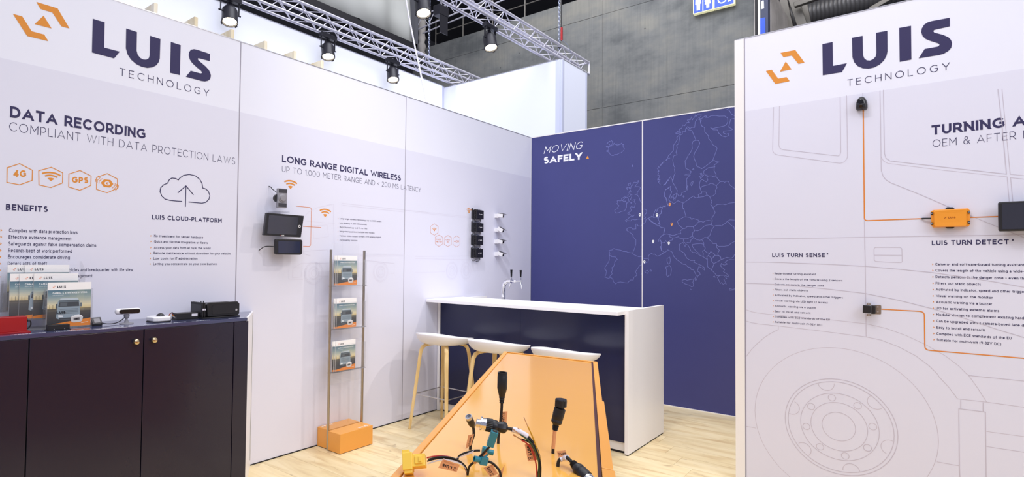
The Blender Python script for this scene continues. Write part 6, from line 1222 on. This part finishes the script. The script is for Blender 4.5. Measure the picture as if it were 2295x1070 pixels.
# 9 tall ribbed plug on the right
q = [(3.0005,-4.6445,1.0),(3.0008,-4.6443,1.0085),(3.0023,-4.643,1.0303),(3.0039,-4.6417,1.0528),(3.0048,-4.6409,1.0646),(3.006,-4.64,1.0684),(3.0104,-4.6364,1.0882),(3.0139,-4.6336,1.1079),(3.0147,-4.6329,1.1114),(3.0155,-4.6323,1.129)]
t = cable('tall upright black plug with a notched cap, right of centre on the table', q[0])
MB().tube([Vector(q[0])-Vector((0, 0, .004)), q[1], q[2], q[3]], .0040, 8).build('lead', 'rubber', t, smooth=True)
MB().tube([q[1], q[2], q[3]], .0048, 10).build('paper_sleeve', 'tag', t, smooth=True)
d = Vector(q[5])-Vector(q[3]); pf = [(.0055, 0)]
for k in range(5): pf += [(.0070+.0004*k, .0025*k+.001), (.0055+.0004*k, .0025*k+.0022)]
MB().lathe(pf+[(.009, d.length)], q[3], d, 16).build('strain_relief', 'rubber', t, smooth=True)
d = Vector(q[7])-Vector(q[5]); L_ = d.length
MB().lathe([(.0105, 0), (.0135, .004), (.0138, .008), (.0132, .009), (.0138, .010), (.0132, .012), (.0138, .013), (.0138, L_*.55), (.0142, L_*.56), (.0142, L_-.002), (.010, L_)], q[5], d, 24).build('plug_body', 'black', t, smooth=True)
MB().cyl(q[7], q[8], .0095, n=16).build('neck', 'rubber', t, smooth=True)
d = Vector(q[9])-Vector(q[8]); L_ = d.length; d.normalize(); e1 = d.orthogonal().normalized(); e2 = d.cross(e1); vs = []
for h in (0, L_*.85, L_):
    for k in range(24): r = (.0148 if k % 4 in (0, 1, 2) else .0134)*(.93 if h == L_ else 1); vs.append(Vector(q[8])+d*h+(e1*cos(2*pi*k/24)+e2*sin(2*pi*k/24))*r)
MB().add(vs, [(j*24+k, j*24+(k+1) % 24, (j+1)*24+(k+1) % 24, (j+1)*24+k) for j in (0, 1) for k in range(24)]+[tuple(range(23, -1, -1)), tuple(range(48, 72))]).build('notched_cap', 'black', t)
# 10 plug at the right front
q = [(3.054,-4.7145,0.9996),(3.0548,-4.7138,1.006),(3.0576,-4.7116,1.0124),(3.0638,-4.7065,1.0157),(3.0749,-4.7103,1.02),(3.0828,-4.7104,1.0159),(3.0891,-4.7117,1.0128),(3.1,-4.7157,1.0072),(3.1109,-4.7198,1.0041),(3.1338,-4.727,0.9939),(3.1426,-4.7301,0.991)]
t = cable('black plug with a bright metal end lying at the right front of the table', q[0])
MB().tube([Vector(q[0])-Vector((0, 0, .004))]+q[1:7], .0040, 8).build('lead', 'rubber', t, smooth=True)
MB().tube([q[2], q[3], q[4]], .0066, 10).build('white_sleeve', 'sleeve', t, smooth=True)
d = Vector(q[7])-Vector(q[6]); pf = [(.006, 0)]
for k in range(5): pf += [(.0078+.0004*k, d.length*(.1+.16*k)), (.0064+.0004*k, d.length*(.18+.16*k))]
MB().lathe(pf+[(.010, d.length)], q[6], d, 16).build('strain_relief', 'rubber', t, smooth=True)
d = Vector(q[9])-Vector(q[7]); L_ = d.length
MB().lathe([(.010, 0), (.0135, .008), (.0135, .014), (.0128, .015), (.0135, .016), (.0128, .018), (.0140, .019), (.0140, L_)], q[7], d, 24).build('plug_body', 'black', t, smooth=True)
MB().lathe([(.0125, 0), (.0125, .006), (.0115, .007), (.0125, .008), (.0125, .02), (.0105, .02)], q[9], d, 24).build('metal_end', 'chrome', t, smooth=True)
qq = [(3.0567,-4.7174,1.019),(3.0733,-4.704,1.0212),(3.0691,-4.7073,1.0345),(3.0537,-4.7199,1.0321)]
card([qq[0], qq[1], qq[2], qq[3]], 'paper_flag', 'tag', t, 'LUIS', sub2=False)

# ------------------------------------------------------------------ behind and above the stand
# timber fins behind the left wall
fin0 = None
for k, y in enumerate((-3.108, -3.364, -3.616, -3.876, -4.134, -4.39)):
    if fin0 is None:
        fin0 = MB().box((-.42, 0, 0), (0, .024, 3.09)).build('timber_fin', 'ply', None, local=True, bevel=.0015); o = fin0
    else: o = fin0.copy(); COL.objects.link(o)
    o.location = (-.045, y, 0); tagp(o, 'x', 'timber board', 'pale timber fins behind the left wall')
    o['label'] = ('rightmost pale timber fin showing over the left wall, behind the second spotlight' if k == 0 else
                  ('second', 'third', 'fourth', 'fifth', 'sixth')[k-1]+' pale timber fin from the right over the left wall')
# backlit textile walls of the neighbouring stand
def lit(name, label, P0_, P1_, z1, th=.10, mt_='tex', z0=.0, lip=True):
    a, b = Vector((*P0_, 0)), Vector((*P1_, 0)); d = (b-a).normalized(); n = Vector((-d.y, d.x, 0))
    t = thing(name, label, 'textile wall', tuple((a+b)/2))
    MB().add([a+n*th/2+Vector((0, 0, z0)), b+n*th/2+Vector((0, 0, z0)), b-n*th/2+Vector((0, 0, z0)), a-n*th/2+Vector((0, 0, z0))]+[a+n*th/2+Vector((0, 0, z1)), b+n*th/2+Vector((0, 0, z1)), b-n*th/2+Vector((0, 0, z1)), a-n*th/2+Vector((0, 0, z1))],
        [(0, 3, 2, 1), (4, 5, 6, 7), (0, 1, 5, 4), (1, 2, 6, 5), (2, 3, 7, 6), (3, 0, 4, 7)]).build('fabric', mt_, t)
    mb = MB(); mb.beam(a+Vector((0, 0, z1+.008)), b+Vector((0, 0, z1+.008)), th+.012, .016).build('frame_rail', 'alu', t)
    for p in (a, b): MB().box((p.x-th/2-.002, p.y-th/2-.002, z0), (p.x+th/2+.002, p.y+th/2+.002, z1)).build('corner_post', 'postwhite', t)
    return t
XC, ZC = -5.845, 5.985
lit('textile_wall', 'white textile wall on the left behind the first spotlight and the timber fins', (XC, -6.5), (XC, -12.633), ZC)
MB().box((XC+.048, -10.084, 0), (XC+.053, -10.072, ZC)).build('fabric_seam', 'joint', [o for o in COL.objects if o.name.startswith('textile_wall')][-1])
y7 = -12.896
lit('textile_wall', 'long bright white textile wall behind the second and third spotlights', (XC, y7+.06), (XC, 4.93), ZC)
lit('textile_wall', 'short white textile return wall left of the second spotlight', (XC-1.4, y7), (XC-.07, y7), ZC, mt_='texdim')
lit('textile_wall', 'broad white textile wall facing the stand below the truss end', (XC, 5.0), (-2.46, 5.0), 5.95, mt_='texdim')
lit('textile_wall', 'narrow white textile wall turned sideways beside the concrete', (-2.40, 5.02), (-2.40, 6.12), 5.95, th=.08, mt_='texdim')
# trusses
def truss(label, x, z, y0, y1, s=.29, step=.29):
    t = thing('lighting_truss', label, 'truss', (x+s/2, (y0+y1)/2, z))
    for cx in (x, x+s):
        for cz in (z, z+s): MB().cyl((cx, y0, cz), (cx, y1, cz), .029, n=10).build('chord', 'truss', t, smooth=True)
    proto = {}
    n = int((y1-y0)/step); L0 = rootmat(t).inverted()
    for k in range(n):
        ya = y0+k*step; yb = ya+step; f = k % 2
        for key, p, q in (('b', (x+s*f, ya, z), (x+s*(1-f), yb, z)), ('t', (x+s*(1-f), ya, z+s), (x+s*f, yb, z+s)), ('l', (x, ya, z+s*f), (x, yb, z+s*(1-f))), ('r', (x+s, ya, z+s*(1-f)), (x+s, yb, z+s*f))):
            kk = key+str(f)
            if kk not in proto: proto[kk] = (MB().cyl(p, q, .0095, n=6).build('brace', 'truss', t, smooth=True), k)
            else:
                o = proto[kk][0].copy(); COL.objects.link(o); o.parent = t; o.location = (0, (k-proto[kk][1])*step, 0)
    for yy in (y0, y1):
        for a, b in (((x, z), (x+s, z)), ((x+s, z), (x+s, z+s)), ((x+s, z+s), (x, z+s)), ((x, z+s), (x, z))): MB().cyl((a[0], yy, a[1]), (b[0], yy, b[1]), .022, n=8).build('end_bar', 'truss', t, smooth=True)
    return t
truss('long aluminium truss on the left carrying three spotlights', -5.645, 6.066, -2.6, 7.26)
truss('aluminium truss ending above the narrow white textile wall', -2.895, 6.136, .2, 6.75)
# far small truss
tf = thing('lighting_truss', 'small distant truss crossing behind the hanging spotlight', 'truss', (-6, 6.5, 9))
fa, fb = Vector((-8.1504,6.3,8.5057)), Vector((-5.0201,6.3,8.6817))
for dz in (0, .36): MB().cyl(fa+Vector((0, 0, dz)), fb+Vector((0, 0, dz)), .022, n=8).build('chord', 'truss', tf, smooth=True)
MB().cyl(fa+Vector((0, .3, .0)), fb+Vector((0, .3, .0)), .022, n=8).build('chord', 'truss', tf, smooth=True)
n = 12
for k in range(n):
    a = fa.lerp(fb, k/n); b = fa.lerp(fb, (k+1)/n); z_ = Vector((0, 0, .36))
    MB().cyl(a+(z_ if k % 2 else z_*0), b+(z_*0 if k % 2 else z_), .01, n=6).build('brace', 'truss', tf)
# spotlights
def make_spot():
    t = thing('spotlight', 'x', 'spotlight', (0, 0, 0), 0, 'lit theatre spotlights under the trusses')
    ax = Vector((.30, -.14, -1)).normalized(); c = Vector((0, 0, 0)); top = c-ax*.20
    MB().lathe([(.05, 0), (.058, .05), (.085, .09), (.125, .14), (.130, .16), (.130, .34), (.136, .345), (.136, .39), (.120, .392), (.116, .35)], top-ax*.03, ax, 20).build('housing', 'lampblack', t, smooth=True, local=True, ang=.6)
    MB().lathe([(.001, 0), (.112, .001)], top+ax*.335, ax, 24, caps=False).build('lens', 'lamp', t, smooth=True, local=True)
    MB().sphere(top+ax*.028, .02, 8).build('lamp_glow', 'lamp', t, local=True)
    for s in (-1, 1): MB().beam((.0, s*.165, .02), (.0, s*.165, .33), .035, .008).build('yoke_arm', 'lampblack', t, local=True)
    for s in (-1, 1): MB().cyl((0, s*.13, .03), (0, s*.20, .03), .014, n=8).build('tilt_knob', 'lampblack', t, local=True)
    MB().box((-.02, -.169, .325), (.02, .169, .337)).build('yoke_bar', 'lampblack', t, local=True)
    MB().box((-.05, -.19, .235), (.05, .19, .315)).build('ballast_box', 'lampblack', t, bevel=.006, local=True)
    MB().box((-.018, -.03, .335), (.018, .03, .352)).build('clamp', 'alu', t, bevel=.004, local=True)
    for k in range(3): a = ax.orthogonal().normalized(); b = ax.cross(a); aa = 2*pi*k/3; p = top+ax*.36+(a*cos(aa)+b*sin(aa))*.138; MB().obox(p, (.05, .012, .03), (a*-sin(aa)+b*cos(aa), a*cos(aa)+b*sin(aa), ax)).build('filter_clip', 'lampblack', t, local=True)
    return t
s0 = make_spot(); s0.location = (-5.5, -1.0115, 5.69); s0['label'] = 'leftmost lit spotlight, above the timber fins'
dup(s0, (-5.5, 1.0604, 5.69), 'second lit spotlight from the left under the long truss')
dup(s0, (-5.5, 2.8485, 5.69), 'third lit spotlight from the left, above the third wall panel')
dup(s0, (-2.75, 0.9135, 5.765), 'large lit spotlight at the top edge beside the hanging chain')
dup(s0, (-2.75, 2.8211, 5.765), 'rightmost lit spotlight, in front of the concrete wall')
fd = thing('floodlight', 'dark unlit floodlight with a hanging flap beside the top spotlight', 'floodlight', (-2.85, 1.45, 5.9))
MB().box((-2.92, 1.36, 5.80), (-2.76, 1.60, 5.98)).build('housing', 'lampblack', fd, bevel=.01); MB().box((-2.78, 1.38, 5.48), (-2.765, 1.58, 5.80)).build('flap', 'lampblack', fd)
MB().box((-2.85, 1.46, 5.98), (-2.83, 1.50, 6.14)).build('clamp', 'alu', fd)
def chain(label, x, y, z0, z1, hook=False):
    t = thing('hoist_chain', label, 'chain', (x, y, z0)); mb = MB(); z = z0; k = 0
    while z < z1:
        e = Vector((1, 0, 0)) if k % 2 else Vector((0, 1, 0)); P = [Vector((x, y, z))+e*(.020*cos(a))+Vector((0, 0, .034*sin(a))) for a in [2*pi*j/8 for j in range(9)]]
        mb.tube(P, .0075, 5, smooth=False); z += .052; k += 1
    mb.build('links', 'chain', t, kind='stuff')
    if hook:
        MB().box((x-.03, y-.03, z0-.0), (x+.03, y+.03, z0+.14)).build('hook_block', 'lampblack', t, bevel=.01)
        MB().box((x+.03, y+.0, z0+.18), (x+.07, y+.05, z0+.5)).build('shackle', 'red', t, bevel=.01, label='red shackle')
        MB().cyl((x+.05, y, z0+.5), (x+.05, y, z1), .012, n=8).build('rope', 'rubber', t, smooth=True)
        MB().tube([(x+.05, y, z0+.2), (x+.15, y+.1, z0+.1), (x+.2, y+.2, z0-.1), (x+.15, y+.3, z0-.25)], .006, 6).build('safety_wire', 'chain', t, smooth=True)
    return t
chain('steel hoist chain rising from the long left truss', -5.5, 4.05, 6.36, 9.4)
chain('steel hoist chain with a red shackle at the end of the right truss', -2.75, 5.52, 6.44, 10.2, True)
wcb = [(-2.2,-0.3287,6.9561),(-1.6,-0.6549,5.1299),(-1.15,-0.9391,4.2638),(-0.5,-1.4521,3.4682),(-0.06,-1.8331,3.0263)]
tagp(MB().tube(wcb, .010, 8).build('hanging_cable', 'sleeve', None, smooth=True), 'thin white cable running down to the top of the left wall', 'cable')
# curtain with dark beam
cu = thing('grey_curtain', 'large grey hanging curtain above the left truss', 'curtain', (-7.3, 1, 7.6))
mb = MB(); vs = []; fs = []; ny, nz = 60, 6
random.seed(4)
for i in range(ny+1):
    y = -5+10.35*i/ny
    for j in range(nz+1):
        z = 7.56+4.2*j/nz; vs.append((-7.3+.10*sin(y*2.3+.5*sin(z*1.3))+.05*sin(y*6+z)-.18*(j/nz), y, z))
for i in range(ny):
    for j in range(nz): fs.append((i*(nz+1)+j, (i+1)*(nz+1)+j, (i+1)*(nz+1)+j+1, i*(nz+1)+j+1))
o = mb.add(vs, fs).build('cloth', 'curtain', cu, smooth=True); so = o.modifiers.new('thick', 'SOLIDIFY'); so.thickness = .01
MB().box((-7.45, -5, 7.28), (-7.2, 5.4, 7.56)).build('bottom_beam', 'dark', cu)
MB().box((-7.5, 5.30, 7.28), (-7.2, 5.42, 11.8)).build('end_tube', 'hall', cu)

# concrete hall wall
wf = struct('wall_far')
vx = [-9.45]+[-.943-1.66*k for k in range(5, -1, -1)]+[.95]; vz = [0, 3.02, 5.465, 7.9, 8.5]
for i in range(len(vx)-1):
    for j in range(4):
        if vx[i+1]-vx[i] < .05: continue
        MB().box((vx[i]+.004, 7.5+.003*((i*7+j*3) % 3), vz[j]+.004), (vx[i+1]-.004, 7.8, vz[j+1]-.004)).build('formwork_panel', 'concrete', wf, bevel=.004, segs=1)
MB().box((vx[0], 7.515, 0), (.95, 7.9, 8.49)).build('core', 'concrete', wf)
MB().box((.95, 7.49, 0), (1.285, 17, 7.46)).build('return_wall', 'concrete2', wf)
for z in (5.0, 6.3): MB().box((1.283, 7.5, z), (1.287, 17, z+.02)).build('wall_joint', 'steelgrey', wf)
rl = thing('railing', 'thin grey railing along the top of the concrete wall', 'railing', (-6, 7.7, 8.5))
for z in (8.95, 9.42): MB().cyl((-8.6, 7.7, z), (-2.8, 7.7, z), .018, n=8).build('rail', 'steelgrey', rl, smooth=True)
for k in range(6): MB().cyl((-8.6+1.16*k, 7.7, 8.49), (-8.6+1.16*k, 7.7, 9.42), .018, n=8).build('rail_post', 'steelgrey', rl, smooth=True)
cp = (-8.85,8.395)
pc = thing('wrapped_column', 'short pale column wrapped in sheeting on the concrete edge', 'column', (cp[0], 7.3, cp[1]-.2))
MB().lathe([(.16, 0), (.10, .12), (.15, .28), (.09, .42), (.13, .55), (.10, .7), (.13, .85), (.12, 2.4)], (cp[0], 7.3, cp[1]-.2), (0, 0, 1), 16).build('wrapping', 'concrete2', pc, smooth=True)
MB().box((cp[0]-.12, 7.22, 8.0), (cp[0]+.12, 7.48, cp[1]-.2)).build('plinth', 'concrete', pc)

# washroom sign
x0, x1, zb, xm = -.302, .58, 7.235, .1485
for a, b, nm, lab in ((x0, xm-.012, 'man_woman', 'lit blue washroom sign with man and woman figures'), (xm+.004, x1, 'wheelchair', 'lit blue washroom sign with a wheelchair symbol')):
    t = thing('washroom_sign', lab, 'sign', ((a+b)/2, 7.44, zb))
    MB().box((a, 7.38, zb), (b, 7.49, zb+.46)).build('box', 'signedge', t); MB().box((a+.014, 7.372, zb+.014), (b-.014, 7.38, zb+.446)).build('face', 'signblue', t)
    SF = frame((a, 7.37, zb), (1, 0, 0), (0, 0, 1)); w_ = b-a; mb = MB()
    if nm == 'man_woman':
        mx = w_*.27; fx = w_*.74
        mb.flat(arcpts((mx, .385), .034, 0, 345, 14), SF, 0, 'ffffff')
        mb.flat([(mx-.060, .34), (mx+.060, .34), (mx+.064, .20), (mx+.046, .20), (mx+.042, .29), (mx+.036, .06), (mx+.006, .06), (mx+.003, .2), (mx-.003, .2), (mx-.006, .06), (mx-.036, .06), (mx-.042, .29), (mx-.046, .20), (mx-.064, .20)], SF, .0, 'ffffff')
        mb.flat(arcpts((fx, .385), .034, 0, 345, 14), SF, 0, 'ffffff')
        mb.flat([(fx-.045, .34), (fx+.045, .34), (fx+.072, .225), (fx+.055, .22), (fx+.036, .29), (fx+.066, .15), (fx+.032, .15), (fx+.030, .06), (fx+.006, .06), (fx+.003, .15), (fx-.003, .15), (fx-.006, .06), (fx-.03, .06), (fx-.032, .15), (fx-.066, .15), (fx-.036, .29), (fx-.055, .22), (fx-.072, .225)], SF, 0, 'ffffff')
        mb.line([(w_/2, .014), (w_/2, .446)], SF, .014, 0, 'ffffff')
    else:
        c = (w_*.42, .17)
        mb.line(arcpts(c, .085, 100, 375, 16), SF, .022, 0, 'ffffff'); mb.line([(c[0]-.005, .36), (c[0]+.0, .22), (c[0]+.10, .22), (c[0]+.14, .09), (c[0]+.17, .10)], SF, .03, .0, 'ffffff'); mb.line([(c[0], .28), (c[0]+.08, .28)], SF, .02, 0, 'ffffff'); mb.flat(arcpts((c[0]-.005, .405), .03, 0, 345, 12), SF, 0, 'ffffff')
    mb.build('pictogram', 'signwhite', t)
tw = thing('sign_tower', 'tall dark blue sign tower with a lit white edge beside the concrete corner', 'sign', (1.1, 7.3, 6))
tx_ = [1.007,1.068,1.111,1.264]
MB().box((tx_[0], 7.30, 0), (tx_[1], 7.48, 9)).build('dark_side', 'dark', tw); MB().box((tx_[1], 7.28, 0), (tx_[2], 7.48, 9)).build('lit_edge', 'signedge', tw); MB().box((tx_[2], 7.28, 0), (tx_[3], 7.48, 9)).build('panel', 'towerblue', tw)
MB().box((tx_[2]+.0, 7.272, 4.5), (tx_[2]+.10, 7.28, 6.72)).build('blue_field', 'signblue', tw)
TF = frame((tx_[2], 7.276, 0), (1, 0, 0), (0, 0, 1)); mb = MB(); fz = 6.97
mb.flat([(.02, fz-.05), (.075, fz-.05), (.07, fz+.12), (.03, fz+.12)], TF, 0, 'ffffff'); mb.flat(arcpts((.047, fz+.17), .028, 0, 330, 10), TF, 0, 'ffffff'); mb.build('pictogram', 'signwhite', tw)
# ceiling duct, beams
da, db = Vector((1.0864,11.0,7.9903)), Vector((4.2366,11.0,8.0744))
dd = (db-da); dk = thing('air_duct', 'ribbed grey air duct under the hall roof on the right', 'duct', tuple(da))
pf = []; k = 0.0
while k < dd.length+1.5: pf += [(.30, k), (.32, k+.03), (.32, k+.06)]; k += .09
MB().lathe(pf, da, dd, 24).build('pipe', 'duct', dk, smooth=True)
da2 = da+Vector((-.1, .6, .75)); d2 = thing('air_duct', 'second ribbed duct above and behind the lower one', 'duct', tuple(da2)); MB().lathe([(r*.9, h) for r, h in pf], da2, dd, 24).build('pipe', 'duct', d2, smooth=True)
for i, (a, b, w_) in enumerate(([((1.1513,9.5,8.1613),(1.3364,9.5,7.067),0.16),((1.3264,9.6,8.1473),(1.5841,9.6,7.1784),0.2),((1.5335,9.8,8.1623),(1.6688,9.8,7.2671),0.13),((1.4449,9.3,7.6515),(2.5015,9.3,7.7812),0.12),((2.8848,9.7,7.2865),(3.3684,9.7,7.4927),0.1)])):
    o = MB().beam(a, b, w_).build('roof_beam', 'steelgrey', None, bevel=.01)
    tagp(o, ('leftmost grey steel roof strut beside the pale concrete wall', 'broad slanting grey roof strut, second from the left', 'narrow upright grey strut in front of the duct', 'short grey beam crossing the struts at the top edge', 'small slanting brace in front of the duct on the right')[i], 'beam')
for nm, a, b in (('ceiling', (-16, -3, 13), (16, 22, 13.2)), ('wall_hall', (-16, 17.5, 0), (16, 17.7, 13)), ('wall_hall', (-16.2, -9, 0), (-16, 22, 13))):
    o = MB().box(a, b).build(nm, 'hall', None); o['kind'] = 'structure'
